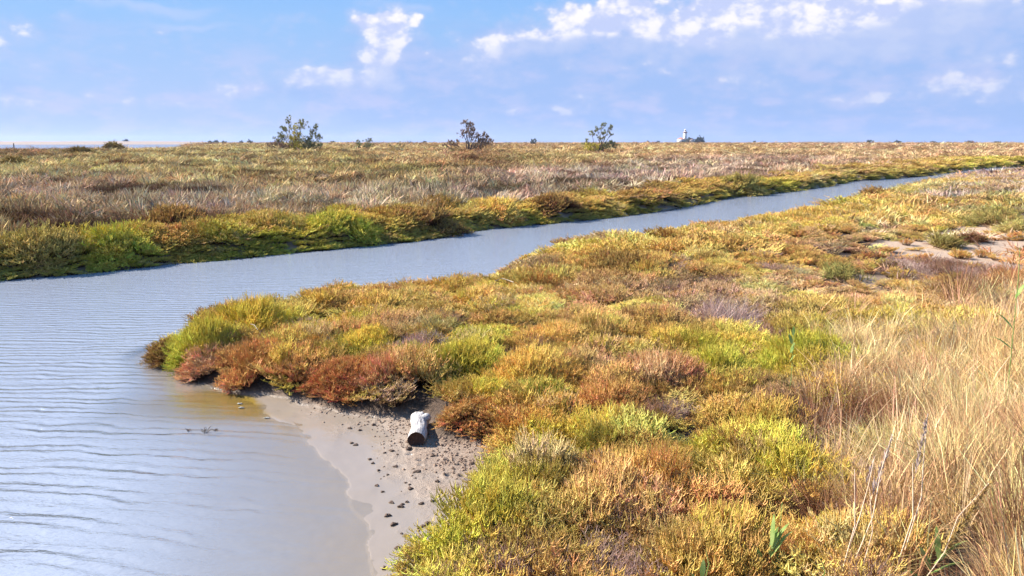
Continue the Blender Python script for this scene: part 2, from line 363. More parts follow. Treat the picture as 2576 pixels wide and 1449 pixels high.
cosi = t.math('ABSOLUTE', t.vmath('DOT_PRODUCT', bp.outputs[0], inc, out=1)); fres = t.math('MULTIPLY_ADD', t.math('POWER', t.math('SUBTRACT', 1.0, cosi, clamp=True), 5.0), 0.98, 0.02, clamp=True)
gl = t.node('ShaderNodeBsdfGlossy'); gl.inputs['Roughness'].default_value = 0.06; t.l.new(bp.outputs[0], gl.inputs['Normal'])
murk = t.node('ShaderNodeBsdfDiffuse'); t.put(murk.inputs[0], (0.29, 0.32, 0.375, 1)); t.l.new(bp.outputs[0], murk.inputs['Normal'])
tr = t.node('ShaderNodeBsdfTransparent'); t.put(tr.inputs[0], (0.93, 0.92, 0.88, 1))
mx = t.node('ShaderNodeMixShader'); t.l.new(t.sstep(dep, -0.006, 0.075, 0.0, 0.97), mx.inputs[0]); t.l.new(tr.outputs[0], mx.inputs[1]); t.l.new(murk.outputs[0], mx.inputs[2])
m2 = t.node('ShaderNodeMixShader'); t.put(m2.inputs[0], fres); t.l.new(mx.outputs[0], m2.inputs[1]); t.l.new(gl.outputs[0], m2.inputs[2])
finish(t, m2.outputs[0])
me = np_mesh('water', np.stack([WX, WY, np.zeros_like(WX)], -1), faces, m, dict(depth=depth, dist=rw), True)
wo = link('water', me); meta(wo, kind='structure')

# ------------------------------------------------------------------ plant prototypes (numpy meshes)
def tubes(lines, sides=3):
    """lines: list of (pts (k,3), radii (k), hgt (k), rnd). returns verts, faces, hgt, rnd"""
    V = []; Fc = []; Hh = []; Rn = []; base = 0
    ang = np.arange(sides) * 2 * np.pi / sides
    for pts, rad, hg, rn in lines:
        pts = np.asarray(pts, float); k = len(pts)
        d = pts[-1] - pts[0]; d = d / (np.linalg.norm(d) + 1e-9)
        a = np.cross(d, (0.3, 0.9, 0.2)); a /= np.linalg.norm(a) + 1e-9; b = np.cross(d, a)
        ring = np.cos(ang)[:, None] * a + np.sin(ang)[:, None] * b
        v = pts[:, None, :] + ring[None] * np.asarray(rad)[:, None, None]
        V.append(v.reshape(-1, 3)); Hh.append(np.repeat(hg, sides)); Rn.append(np.full(k * sides, rn))
        i = base + np.arange(k * sides).reshape(k, sides); j = np.roll(i, -1, axis=1)
        Fc.append(np.stack([i[:-1], j[:-1], j[1:], i[1:]], -1).reshape(-1, 4)); base += k * sides
    return np.concatenate(V), np.concatenate(Fc), np.concatenate(Hh), np.concatenate(Rn)
def ribbons(lines):
    V = []; Fc = []; Hh = []; Rn = []; base = 0
    for pts, wid, hg, rn, ang in lines:
        pts = np.asarray(pts, float); k = len(pts); side = np.array([math.cos(ang), math.sin(ang), 0.0])
        v = np.stack([pts - side * np.asarray(wid)[:, None], pts + side * np.asarray(wid)[:, None]], 1)
        V.append(v.reshape(-1, 3)); Hh.append(np.repeat(hg, 2)); Rn.append(np.full(2 * k, rn))
        i = base + np.arange(2 * k).reshape(k, 2)
        Fc.append(np.stack([i[:-1, 0], i[:-1, 1], i[1:, 1], i[1:, 0]], -1)); base += 2 * k
    return np.concatenate(V), np.concatenate(Fc), np.concatenate(Hh), np.concatenate(Rn)
U = random.uniform
def proto_glasswort(n=70, rad=0.11, h=0.30, thick=0.0029):
    L = []
    for _ in range(n):
        a = U(0, 6.283); r = rad * math.sqrt(U(0, 1)); x, y = r * math.cos(a), r * math.sin(a)
        hh = h * U(0.7, 1.05) * (1 - .42 * (r / rad) ** 2); lean = 0.15 + 0.75 * r / rad
        dx, dy = math.cos(a) * lean * U(.3, 1) * hh * .9 + U(-.03, .03), math.sin(a) * lean * U(.3, 1) * hh * .9 + U(-.03, .03)
        rn = U(0, 1)
        p = [(x * .6, y * .6, -0.02), (x * .8 + dx * .4, y * .8 + dy * .4, hh * .45), (x + dx * .8, y + dy * .8, hh * .8), (x + dx, y + dy, hh)]
        tk = thick * U(.75, 1.2)
        L.append((p, [tk * .7, tk * .8, tk, tk * .45], [0, .45, .8, 1], rn))
        for _b in range(random.randint(5, 8)):
            f = U(.4, .95); q0 = np.array(p[1]) * (1 - (f - .35) / .5) + np.array(p[2]) * ((f - .35) / .5)
            b = U(0, 6.283); ln = hh * U(.10, .24); s = U(.3, .8)
            q1 = q0 + np.array((math.cos(b) * s * ln, math.sin(b) * s * ln, ln * .5)); q2 = q1 + np.array((math.cos(b) * .1 * ln, math.sin(b) * .1 * ln, ln * .55))
            L.append(([q0, q1, q2], [tk * .6, tk * .95, tk * .4], [f, min(1, f + .12), min(1, f + .25)], rn))
    return tubes(L)
def proto_grass(n=60, rad=0.07, h=0.45, wd=0.0014, arch=0.8, heads=0.15):
    L = []
    for _ in range(n):
        a = U(0, 6.283); r = rad * math.sqrt(U(0, 1)); x, y = r * math.cos(a), r * math.sin(a); a2 = a + U(-.9, .9)
        hh = h * U(.45, 1.1); out_ = arch * hh * U(.1, 1.0); rn = U(0, 1); w_ = wd * U(.6, 1.3)
        ks = [0, .35, .7, 1]; drop = U(0, .3) * out_
        pts = [(x + math.cos(a2) * out_ * k ** 2, y + math.sin(a2) * out_ * k ** 2, -0.02 + hh * k - drop * k ** 4) for k in ks]
        ww = [w_, w_, w_ * .8, w_ * .2]
        if U(0, 1) < heads: ww = [w_ * .6, w_ * .6, w_ * 1.8, w_ * .5]
        L.append((pts, ww, ks, rn, U(0, 3.14)))
    return ribbons(L)
def proto_twig(n=26, rad=0.12, h=0.30, thick=0.0022):
    L = []
    def grow(p, d, ln, tk, lev, hg, rn):
        q = p + d * ln * .5 + np.array((U(-.1, .1), U(-.1, .1), U(-.02, .1))) * ln; e = q + d * ln * .5
        L.append(([p, q, e], [tk, tk * .85, tk * .6], [hg, hg + .12, min(1, hg + .25)], rn))
        if lev:
            for _ in range(random.randint(2, 3)):
                nd = d + np.array((U(-.8, .8), U(-.8, .8), U(-.2, .6))); nd /= np.linalg.norm(nd)
                grow(e if U(0, 1) < .5 else q, nd, ln * U(.55, .8), tk * .7, lev - 1, min(.8, hg + .25), rn)
    for _ in range(n):
        a = U(0, 6.283); r = rad * math.sqrt(U(0, 1)); d = np.array((math.cos(a) * .7 * r / rad, math.sin(a) * .7 * r / rad, 1.0)); d /= np.linalg.norm(d)
        grow(np.array((r * .4 * math.cos(a), r * .4 * math.sin(a), -.01)), d, h * .4, thick, 2, 0.0, U(0, 1))
    return tubes(L)

def plant_mat(name, inst, woody, kind):
    m, t = material(name)
    ty = 'INSTANCER' if inst else 'GEOMETRY'
    tint = t.attr('tint', ty, 'Vector'); hg = t.attr('hgt'); rn = t.attr('rnd')
    sc2 = t.node('ShaderNodeCombineXYZ'); t.put(sc2.inputs[0], rn)
    n1 = t.noise(t.vmath('MULTIPLY', sc2.outputs[0], (173.0, 91.0, 37.0)), 1.0, 0)
    hsv = t.node('ShaderNodeHueSaturation'); t.put(hsv.inputs['Color'], tint)
    t.put(hsv.inputs['Hue'], t.math('MULTIPLY_ADD', rn, 0.07 if kind == 'g' else 0.04, 0.5 - (0.035 if kind == 'g' else 0.02)))
    t.put(hsv.inputs['Value'], t.sstep(n1, 0.2, 0.8, 0.45, 1.6)); hsv.inputs['Saturation'].default_value = 1.0
    col = hsv.outputs[0]
    if kind == 'g':
        col = t.mix(t.math('MULTIPLY', t.sstep(hg, 0.6, 1.0), 0.32), col, (0.82, 0.56, 0.14))
        col = t.mix(t.sstep(hg, 0.22, 0.55), woody, col)  # woody stem feet, darkened and drawn higher to paint shade between clumps
    else:
        col = t.mix(t.sstep(hg, 0.0, 0.35), woody, col)
    d = t.node('ShaderNodeBsdfDiffuse'); t.put(d.inputs[0], col)
    tl = t.node('ShaderNodeBsdfTranslucent'); t.put(tl.inputs[0], col)
    mx = t.node('ShaderNodeMixShader'); mx.inputs[0].default_value = 0.08; t.l.new(d.outputs[0], mx.inputs[1]); t.l.new(tl.outputs[0], mx.inputs[2])
    finish(t, mx.outputs[0]); return m
MG = plant_mat('glasswort_stems', True, (0.06, 0.03, 0.018), 'g'); MGo = plant_mat('glasswort_bush_stems', False, (0.06, 0.03, 0.018), 'g')
MD = plant_mat('dry_blades', True, (0.16, 0.09, 0.05), 'd'); MDo = plant_mat('dry_tuft_blades', False, (0.16, 0.09, 0.05), 'd')

PR = {'glass': [proto_glasswort(random.randint(95, 120), .12) for _ in range(7)],
      'glassfar': [proto_glasswort(56, .12, .3, .0044) for _ in range(5)],
      'grass': [proto_grass(95, .09) for _ in range(6)],
      'wisp': [proto_grass(22, .08, .6, .0013, .35, .4) for _ in range(4)],
      'grassfar': [proto_grass(34, .12, .45, .0062, .5, .2) for _ in range(6)],
      'twig': [proto_twig() for _ in range(5)],
      'twigfar': [proto_twig(12, .14, .3, .0045) for _ in range(4)]}
PO = {}
for k, lst in PR.items():
    PO[k] = []
    for v, f, hg, rn in lst:
        mm = MG if k.startswith('glass') else MD
        PO[k].append(bpy.data.objects.new('tuft_source', np_mesh('tuft_source', v, f, mm, dict(hgt=hg, rnd=rn))))

def scatter(name, kind, x, y, z, rotv, scl, tint, label, cat):
    """one stuff object: plants of one kind on given points (geometry nodes)"""
    n = len(x); pr = PO[kind]
    me = np_mesh(name, np.stack([x, y, z], -1), np.zeros((0, 3), np.int32), None, dict(rotv=rotv, scl=scl, tint=tint, pick=rng.integers(0, len(pr), n).astype(float)))
    for o in pr[:1]: me.materials.append(o.data.materials[0])
    ob = link(name, me); meta(ob, label, cat, None, 'stuff')
    ng = bpy.data.node_groups.new(name + '_scatter', 'GeometryNodeTree')
    ng.interface.new_socket('Geometry', in_out='INPUT', socket_type='NodeSocketGeometry'); ng.interface.new_socket('Geometry', in_out='OUTPUT', socket_type='NodeSocketGeometry')
    N = ng.nodes; Lk = ng.links
    gi = N.new('NodeGroupInput'); go = N.new('NodeGroupOutput'); g2i = N.new('GeometryNodeGeometryToInstance')
    for o in reversed(pr):
        oi = N.new('GeometryNodeObjectInfo'); oi.inputs['Object'].default_value = o; oi.inputs['As Instance'].default_value = False
        Lk.new(oi.outputs['Geometry'], g2i.inputs[0])
    ip = N.new('GeometryNodeInstanceOnPoints'); Lk.new(gi.outputs[0], ip.inputs['Points']); Lk.new(g2i.outputs[0], ip.inputs['Instance']); ip.inputs['Pick Instance'].default_value = True
    def at(nm, ty):
        a = N.new('GeometryNodeInputNamedAttribute'); a.data_type = ty; a.inputs['Name'].default_value = nm; return a.outputs['Attribute']
    Lk.new(at('pick', 'FLOAT'), ip.inputs['Instance Index'])
    e2r = N.new('FunctionNodeEulerToRotation'); Lk.new(at('rotv', 'FLOAT_VECTOR'), e2r.inputs[0]); Lk.new(e2r.outputs[0], ip.inputs['Rotation'])
    Lk.new(at('scl', 'FLOAT_VECTOR'), ip.inputs['Scale']); Lk.new(ip.outputs[0], go.inputs[0])
    md = ob.modifiers.new('scatter', 'NODES'); md.node_group = ng
    print('SCATTER', name, n)
    return ob

# tints -------------------------------------------------------------
T = dict(lime=(.46, .46, .06), limeg=(.58, .47, .07), gold=(.69, .455, .12), ora=(.76, .46, .15), rust=(.50, .235, .10), red=(.44, .13, .07), pink=(.60, .34, .22),
         brown=(.20, .10, .05), dark=(.10, .075, .03), mauve=(.42, .29, .25), straw=(.68, .435, .20), pale=(.66, .45, .25), olive=(.34, .28, .09), grey=(.46, .355, .28), green=(.22, .34, .05), yg=(.52, .41, .14))
T = {k: np.array(v) for k, v in T.items()}
def spots(lst, z):
    out = []
    for px, py, rx, ry, c in lst:
        p = P(px, py, z); p2 = P(px + rx, py, z); lo = P(px, py + ry * .9, z); hi = P(px, max(py - ry * .9, 366), z)
        out.append((p[0], p[1], abs(p2[0] - p[0]) + .02, max(.05, abs(hi[1] - lo[1]) / 2), T[c], px))
    return out
def colour(x, y, S, default, sharp=1.0, w0=.35):
    wsum = np.full(x.shape, w0); c = np.tile(np.asarray(default, float), (len(x), 1)) * w0
    for sx_, sy_, rx, ry, col, _ in S:
        # spots lie along their own line of sight on the ground
        k = sx_ / max(sy_, .1); dx = (x - sx_ - k * (y - sy_)) / rx; dy = (y - sy_) / ry
        g_ = np.exp(-(dx * dx + dy * dy) * sharp) * 5.0
        c += g_[:, None] * col; wsum = wsum + g_
    return c / wsum[:, None]
near_spots = spots([(395, 860, 25, 45, 'brown'), (450, 830, 45, 60, 'lime'), (600, 780, 120, 40, 'limeg'), (540, 742, 160, 12, 'ora'), (530, 890, 70, 40, 'rust'), (520, 930, 60, 25, 'brown'),
    (640, 890, 70, 40, 'rust'), (600, 940, 60, 30, 'pink'), (740, 900, 60, 45, 'rust'), (650, 950, 60, 20, 'rust'), (870, 950, 140, 35, 'red'), (950, 985, 110, 25, 'rust'), (640, 820, 80, 35, 'lime'), (860, 760, 60, 25, 'brown'),
    (800, 735, 200, 20, 'gold'), (870, 700, 60, 14, 'pink'), (720, 780, 60, 40, 'limeg'), (900, 850, 90, 35, 'limeg'), (930, 890, 50, 25, 'lime'), (1050, 850, 60, 50, 'mauve'), (1020, 900, 30, 30, 'mauve'),
    (1170, 880, 90, 60, 'lime'), (1140, 960, 50, 30, 'lime'), (1010, 1020, 130, 22, 'lime'), (760, 1000, 60, 20, 'olive'), (900, 1015, 60, 15, 'limeg'), (1170, 1065, 130, 40, 'rust'), (1270, 1040, 60, 30, 'rust'),
    (1320, 930, 110, 40, 'gold'), (1330, 1000, 120, 25, 'lime'), (1400, 900, 40, 50, 'gold'), (1640, 945, 90, 40, 'pink'), (1520, 1020, 90, 30, 'rust'), (1700, 960, 60, 40, 'rust'), (1600, 1010, 80, 25, 'brown'),
    (1800, 905, 80, 50, 'lime'), (2030, 870, 100, 70, 'lime'), (1920, 950, 100, 30, 'limeg'), (1390, 850, 90, 30, 'ora'), (1450, 880, 30, 30, 'brown'), (1160, 735, 70, 22, 'lime'), (1250, 715, 60, 12, 'lime'), (1000, 800, 120, 25, 'gold'),
    (1100, 780, 90, 20, 'ora'), (1240, 790, 70, 35, 'ora'), (1180, 700, 100, 14, 'ora'), (1350, 668, 35, 20, 'mauve'), (1580, 700, 70, 18, 'brown'), (1500, 740, 120, 30, 'pink'), (1830, 770, 110, 40, 'mauve'), (1700, 750, 110, 40, 'mauve'), (1620, 800, 120, 30, 'pink'),
    (1780, 650, 200, 22, 'ora'), (1600, 610, 260, 25, 'ora'), (1450, 620, 100, 25, 'gold'), (1380, 730, 120, 30, 'ora'), (1950, 590, 250, 20, 'gold'), (2150, 520, 180, 18, 'gold'), (2250, 480, 120, 12, 'yg'), (2110, 655, 50, 26, 'brown'),
    (1960, 660, 80, 30, 'ora'), (2050, 620, 80, 20, 'mauve'), (2200, 590, 60, 20, 'mauve'), (2300, 560, 90, 25, 'ora'), (2200, 660, 60, 25, 'rust'), (2490, 520, 80, 25, 'olive'), (2400, 500, 60, 20, 'mauve'), (2540, 430, 80, 16, 'mauve'), (2560, 480, 60, 14, 'grey'), (2550, 650, 70, 40, 'rust'),
    (2400, 570, 60, 15, 'gold'), (1980, 720, 100, 20, 'pink'), (1900, 830, 120, 30, 'pink'), (2100, 760, 150, 30, 'pink'), (1250, 1140, 40, 20, 'rust'), (1300, 1210, 100, 50, 'lime'), (1260, 1340, 130, 90, 'lime'), (1120, 1410, 80, 40, 'lime'),
    (1700, 1110, 260, 60, 'gold'), (1450, 1110, 120, 40, 'limeg'), (1900, 1210, 120, 80, 'limeg'), (1480, 1200, 70, 30, 'brown'), (1450, 1290, 120, 50, 'straw'), (1560, 1400, 150, 60, 'straw'), (1700, 1300, 120, 60, 'pink'), (1850, 1380, 120, 60, 'ora'),
    (1650, 1200, 100, 40, 'limeg'), (1930, 1040, 50, 30, 'mauve'), (1400, 1160, 80, 30, 'lime'), (1300, 800, 80, 30, 'gold'), (1560, 880, 80, 30, 'gold'), (1500, 930, 50, 40, 'pink')], 0.28)
far_spots = spots([(60, 650, 80, 30, 'olive'), (100, 580, 60, 20, 'yg'), (290, 610, 70, 40, 'lime'), (270, 565, 50, 15, 'yg'), (450, 600, 60, 15, 'rust'), (440, 560, 60, 20, 'brown'), (520, 620, 60, 30, 'green'), (650, 590, 90, 25, 'lime'),
    (690, 560, 120, 14, 'gold'), (850, 575, 100, 25, 'lime'), (850, 540, 120, 12, 'gold'), (900, 605, 100, 12, 'ora'), (1090, 545, 50, 16, 'brown'), (1000, 540, 30, 20, 'brown'), (1100, 590, 80, 10, 'limeg'), (1220, 530, 80, 25, 'yg'),
    (1300, 520, 60, 20, 'gold'), (1390, 510, 60, 20, 'brown'), (1350, 555, 120, 10, 'lime'), (1500, 510, 60, 16, 'gold'), (1600, 490, 60, 16, 'brown'), (1600, 530, 100, 8, 'limeg'), (1750, 460, 80, 12, 'ora'), (1850, 460, 60, 14, 'olive'),
    (1950, 470, 80, 10, 'lime'), (1850, 440, 80, 8, 'ora'), (2100, 440, 90, 12, 'yg'), (2250, 430, 80, 8, 'olive'), (2100, 410, 200, 10, 'ora'), (2350, 400, 150, 8, 'yg'), (2500, 400, 100, 10, 'lime'), (650, 530, 40, 20, 'yg'), (930, 520, 50, 10, 'ora')], 0.4)
T['fy'] = np.array((.56, .43, .18))
field_spots = spots([(300, 400, 350, 22, 'fy'), (100, 430, 200, 18, 'fy'), (600, 400, 250, 25, 'fy'), (40, 395, 120, 8, 'brown'), (100, 385, 150, 8, 'brown'), (200, 460, 250, 22, 'mauve'), (350, 500, 250, 35, 'mauve'), (80, 520, 120, 25, 'brown'),
    (500, 500, 120, 20, 'mauve'), (700, 490, 200, 35, 'grey'), (1000, 480, 200, 30, 'grey'), (1150, 490, 150, 20, 'grey'), (620, 450, 150, 15, 'straw'), (800, 440, 90, 12, 'straw'), (900, 455, 60, 14, 'brown'), (850, 400, 90, 15, 'olive'), (1060, 430, 90, 15, 'olive'), (1200, 400, 80, 15, 'brown'),
    (700, 370, 120, 8, 'fy'), (1000, 385, 150, 12, 'straw'), (1400, 400, 150, 12, 'olive'), (1300, 440, 200, 20, 'mauve'), (1500, 440, 150, 25, 'grey'), (1700, 420, 200, 20, 'grey'), (1900, 400, 200, 12, 'mauve'), (1600, 385, 200, 10, 'straw'),
    (1900, 375, 300, 8, 'straw'), (2200, 372, 250, 6, 'pink'), (2450, 370, 200, 6, 'straw'), (1500, 480, 60, 10, 'straw'), (500, 480, 70, 14, 'grey'), (1250, 475, 120, 15, 'grey'), (80, 478, 80, 10, 'mauve')], 0.8)

def sample(ranges, az_lim=0.66):
    X = []; Y = []; SC = []; 
    for r0, r1, rho, s in ranges:
        n = int(rho * az_lim * (r1 * r1 - r0 * r0)); r = np.sqrt(rng.uniform(r0 * r0, r1 * r1, n)); a = rng.uniform(-az_lim, az_lim, n)
        X.append(r * np.sin(a)); Y.append(r * np.cos(a)); SC.append(np.full(n, s))
    return np.concatenate(X), np.concatenate(Y), np.concatenate(SC)
def worley(x, y, cell, seed, rlo, rhi):
    """nearest hummock: dome factor 0..1, outward direction, per-hummock randoms"""
    best = np.full(x.shape, 9.0); ox = np.zeros_like(x); oy = np.zeros_like(x); r1 = np.zeros_like(x); r2 = np.zeros_like(x)
    ix = np.floor(x / cell); iy = np.floor(y / cell)
    for di in (-1, 0, 1):
        for dj in (-1, 0, 1):
            jx, jy = ix + di, iy + dj
            cx = (jx + .15 + .7 * hash2(jx, jy, seed)) * cell; cy = (jy + .15 + .7 * hash2(jx, jy, seed + 1)) * cell
            rad = cell * (rlo + (rhi - rlo) * hash2(jx, jy, seed + 2)); d = np.hypot(x - cx, y - cy) / rad
            b = d < best; best = np.where(b, d, best); ox = np.where(b, (x - cx) / rad, ox); oy = np.where(b, (y - cy) / rad, oy)
            r1 = np.where(b, hash2(jx, jy, seed + 3), r1); r2 = np.where(b, hash2(jx, jy, seed + 4), r2)
    return np.sqrt(np.clip(1 - best * best, 0, 1)), ox, oy, r1, r2
def pose(ox, oy, amt, n):
    """euler that spins about z then leans outward along (ox, oy)"""
    sp = rng.uniform(0, 6.283, n); tx = np.clip(-oy * amt, -.7, .7) + rng.normal(0, .06, n); ty = np.clip(ox * amt, -.7, .7) + rng.normal(0, .06, n)
    # rotation = Rlean * Rz(spin): euler XYZ applies X first; approximate with XYZ = (tx', ty', spin) in the spun frame
    c, s = np.cos(sp), np.sin(sp)
    return np.stack([c * tx + s * ty, -s * tx + c * ty, sp], -1)
def jitter(tint, x, y, r1, amt=0.22):
    # r1: one value for a whole hummock
    k = (1 + (r1 - .5) * 2 * amt)[:, None]; n = rng.normal(1, .18, (len(x), 1)); n = n * (1 + rng.normal(0, .10, (len(x), 3)) * np.array([1, .7, .6]))
    return np.clip(tint * k * n, 0.01, .66)
def hummock_hue(tint, r1, r2, amt=.55):
    pal = np.stack([T['gold'], T['lime'], T['ora'], T['rust'], T['limeg'], T['pink'], T['brown'], T['mauve']])
    pick = pal[(r2 * 7.99).astype(int)]; k = (amt * ss(r1, .45, .9))[:, None]
    return (tint * (1 - k) + pick * k) * (.72 + .5 * ((r1 * 7.3 + r2 * 2.9) % 1.0))[:, None]

# places kept for plants built as things of their own
KEEP = []
for a_, b_, c_ in ((1046, 1100, .16), (1055, 1070, .17), (1070, 1052, .16), (1092, 1068, .20), (1085, 1048, .16)): q_ = P(a_, b_, .08); KEEP.append((q_[0], q_[1], c_))
def keep_out(x, y):
    k = np.ones(x.shape, bool)
    for cx, cy, r in KEEP: k &= np.hypot(x - cx, y - cy) > (r if cy < 14 else r * .6)
    return k
# px, py(base), width px, height m, tint, type, name, label, category
def bush_list():
    return [
 (1178, 960, 200, .46, 'lime', 'g', 'glasswort_bush', 'bright lime green glasswort bush, widest of the green ones above the driftwood log', 'bush'),
 (1335, 990, 215, .42, 'gold', 'g', 'glasswort_bush', 'gold and green glasswort bush with deep black gaps, behind the forked pale stick', 'bush'),
 (1062, 900, 130, .38, 'mauve', 't', 'dry_bush', 'dead purple brown twiggy bush between the red carpet and the bright lime bush', 'dry bush'),
 (880, 985, 220, .26, 'red', 'g', 'glasswort_bush', 'deep red glasswort bush near the mud edge of the point', 'bush'),
 (655, 960, 190, .34, 'rust', 'g', 'glasswort_bush', 'rusty orange glasswort bush overhanging the brown shallows', 'bush'),
 (535, 932, 110, .30, 'pink', 'g', 'glasswort_bush', 'faded rust pink glasswort bush leaning over the water near the tip of the point', 'bush'),
 (432, 905, 60, .26, 'brown', 'g', 'glasswort_bush', 'small brown glasswort bush at the very tip of the point in the water', 'bush'),
 (515, 878, 150, .48, 'lime', 'g', 'glasswort_bush', 'tall yellow green glasswort bush crowning the tip of the point', 'bush'),
 (640, 830, 180, .50, 'limeg', 'g', 'glasswort_bush', 'yellow green glasswort bush behind the rusty one on the point', 'bush'),
 (930, 905, 160, .36, 'limeg', 'g', 'glasswort_bush', 'olive gold glasswort bush just behind the deep red one', 'bush'),
 (1215, 1098, 190, .19, 'rust', 'g', 'glasswort_bush', 'low orange brown glasswort bush touching the driftwood log', 'bush'),
 (1660, 990, 200, .40, 'pink', 'g', 'glasswort_bush', 'pinkish rust glasswort bush with dark hollows under it', 'bush'),
 (1800, 975, 170, .42, 'lime', 'g', 'glasswort_bush', 'lime green glasswort bush beside the pinkish rust one', 'bush'),
 (2040, 965, 230, .50, 'lime', 'g', 'glasswort_bush', 'lime green glasswort bush where the dry grass begins', 'bush'),
 (1400, 890, 170, .34, 'ora', 'g', 'glasswort_bush', 'orange glasswort bush behind the gold and green one', 'bush'),
 (1545, 1055, 180, .34, 'rust', 'g', 'glasswort_bush', 'rusty glasswort bush with blackish shaded base on the open slope', 'bush'),
 (1580, 722, 120, .36, 'brown', 'g', 'glasswort_bush', 'dark brown domed bush alone in the pinkish middle of the near bank', 'bush'),
 (1830, 815, 170, .34, 'mauve', 'w', 'dry_tussock', 'sprawling silvery mauve grass tussock on the near bank', 'tussock'),
 (1350, 690, 55, .34, 'mauve', 't', 'dry_bush', 'small reddish purple twig bush near the channel', 'dry bush'),
 (2120, 690, 95, .50, 'olive', 't', 'twiggy_bush', 'dark olive twiggy bush at the near corner of the sand patch', 'bush'),
 (2490, 560, 150, .80, 'olive', 't', 'twiggy_bush', 'large dark olive bush behind the sand patch', 'bush'),
 (2562, 575, 60, .55, 'yg', 't', 'twiggy_bush', 'yellow green bush on the bare sand next to the large dark olive one', 'bush'),
 (2375, 612, 36, .55, 'olive', 't', 'twiggy_bush', 'thin upright olive bush standing alone on the sand', 'bush'),
 (2440, 600, 60, .32, 'brown', 't', 'dry_bush', 'low leafless brown bush on the sand beside the thin upright one', 'dry bush'),
 (2540, 720, 150, .62, 'rust', 't', 'twiggy_bush', 'large reddish bush between the sand patch and the tall dry grass', 'bush'),
 (2205, 495, 45, .50, 'brown', 'g', 'glasswort_bush', 'small red brown glasswort mound by the narrow reach of the channel', 'bush'),
 (440, 590, 130, .95, 'brown', 'g', 'shrubby_mound', 'biggest dark brown domed bush on the far bank', 'bush'),
 (500, 478, 80, .75, 'brown', 't', 'dry_bush', 'purple brown twig bush amid pale grass of the far marsh', 'dry bush'),
 (290, 655, 150, .70, 'lime', 'g', 'glasswort_bush', 'bright green and yellow glasswort bush on the far waterline', 'bush'),
 (100, 670, 190, .85, 'olive', 'g', 'glasswort_bush', 'tall shadowed glasswort bush on the far bank where the channel is widest', 'bush'),
 (850, 600, 170, .70, 'lime', 'g', 'glasswort_bush', 'long bright green bush midway along the far bank', 'bush'),
 (1100, 585, 110, .85, 'brown', 'g', 'glasswort_bush', 'rounded red brown bush over the water on the far bank', 'bush'),
 (1395, 540, 120, .95, 'brown', 'g', 'glasswort_bush', 'double dark brown bush on the far bank above a green ledge', 'bush'),
 (1250, 550, 110, .85, 'gold', 'g', 'glasswort_bush', 'golden bush between the two brown bushes of the far bank', 'bush'),
 (1860, 478, 90, .95, 'olive', 'g', 'glasswort_bush', 'dark olive bush at the start of the green ledge where the channel narrows', 'bush'),
 (325, 470, 60, .5, 'brown', 't', 'dry_bush', 'low dark purple bush on the grey knoll of the far marsh', 'dry bush'),
 (1185, 408, 70, .9, 'brown', 't', 'dry_bush', 'spiky brown bush in the field below the leafless tamarisk', 'dry bush'),
 (905, 470, 60, .7, 'brown', 't', 'dry_bush', 'dark bush in the grey grass at the middle of the far marsh', 'dry bush'),
 (285, 378, 38, 1.4, 'dark', 'g', 'dark_shrub', 'nearly black shrub on the skyline near the white lagoon', 'shrub'),
 (205, 388, 50, .9, 'dark', 'g', 'dark_shrub', 'low wide dark shrub just in front of the lagoon', 'shrub'),
 (298, 420, 34, .8, 'brown', 't', 'dark_shrub', 'small round brown shrub in the yellow grass', 'shrub'),
 (35, 419, 44, .6, 'dark', 'g', 'dark_shrub', 'flat blackish green shrub at the far edge of the yellow grass', 'shrub'),
    ]
bush_pts = []
for a_, b_, c_ in ((1965, 1380, .20), (1965, 1449, .22), (1965, 1520, .2), (2395, 1370, .18), (2380, 1449, .2), (2390, 1520, .2), (1780, 1430, .15), (1780, 1500, .15), (2070, 1430, .15), (2070, 1500, .15), (1990, 985, .08), (2260, 1200, .12), (2480, 1330, .1)): q_ = P(a_, b_, .5); KEEP.append((q_[0], q_[1], c_))
def zbase(x, y): return float(ground(np.array([x]), np.array([y]))[0])
def hit_ground(px, py, lift=0.0):
    """walk the line of sight down to the ground"""
    d = ray(px, py); tt = 1.5
    ts = 1.5 * 1.006 ** np.arange(1300); xs, ys = d[0] * ts, d[1] * ts
    gz_ = np.maximum(ground(xs, ys), 0.0) + lift; zs = H + d[2] * ts
    k = np.argmax(zs < gz_); 
    return xs[k], ys[k], float(np.maximum(ground(xs[k:k + 1], ys[k:k + 1]), 0)[0])
for b in bush_list():
    lift = 0.0 if b[1] > 880 or 540 < b[1] < 700 and b[0] < 1450 else 0.12
    x, y, z = hit_ground(b[0], b[1], lift); wdt = b[2] / F * math.hypot(x, y)
    yc = y + wdt * 0.28; xc = x + wdt * 0.28 * x / y
    bush_pts.append((xc, yc, wdt / 2, b)); KEEP.append((xc, yc, wdt / 2 * .8))

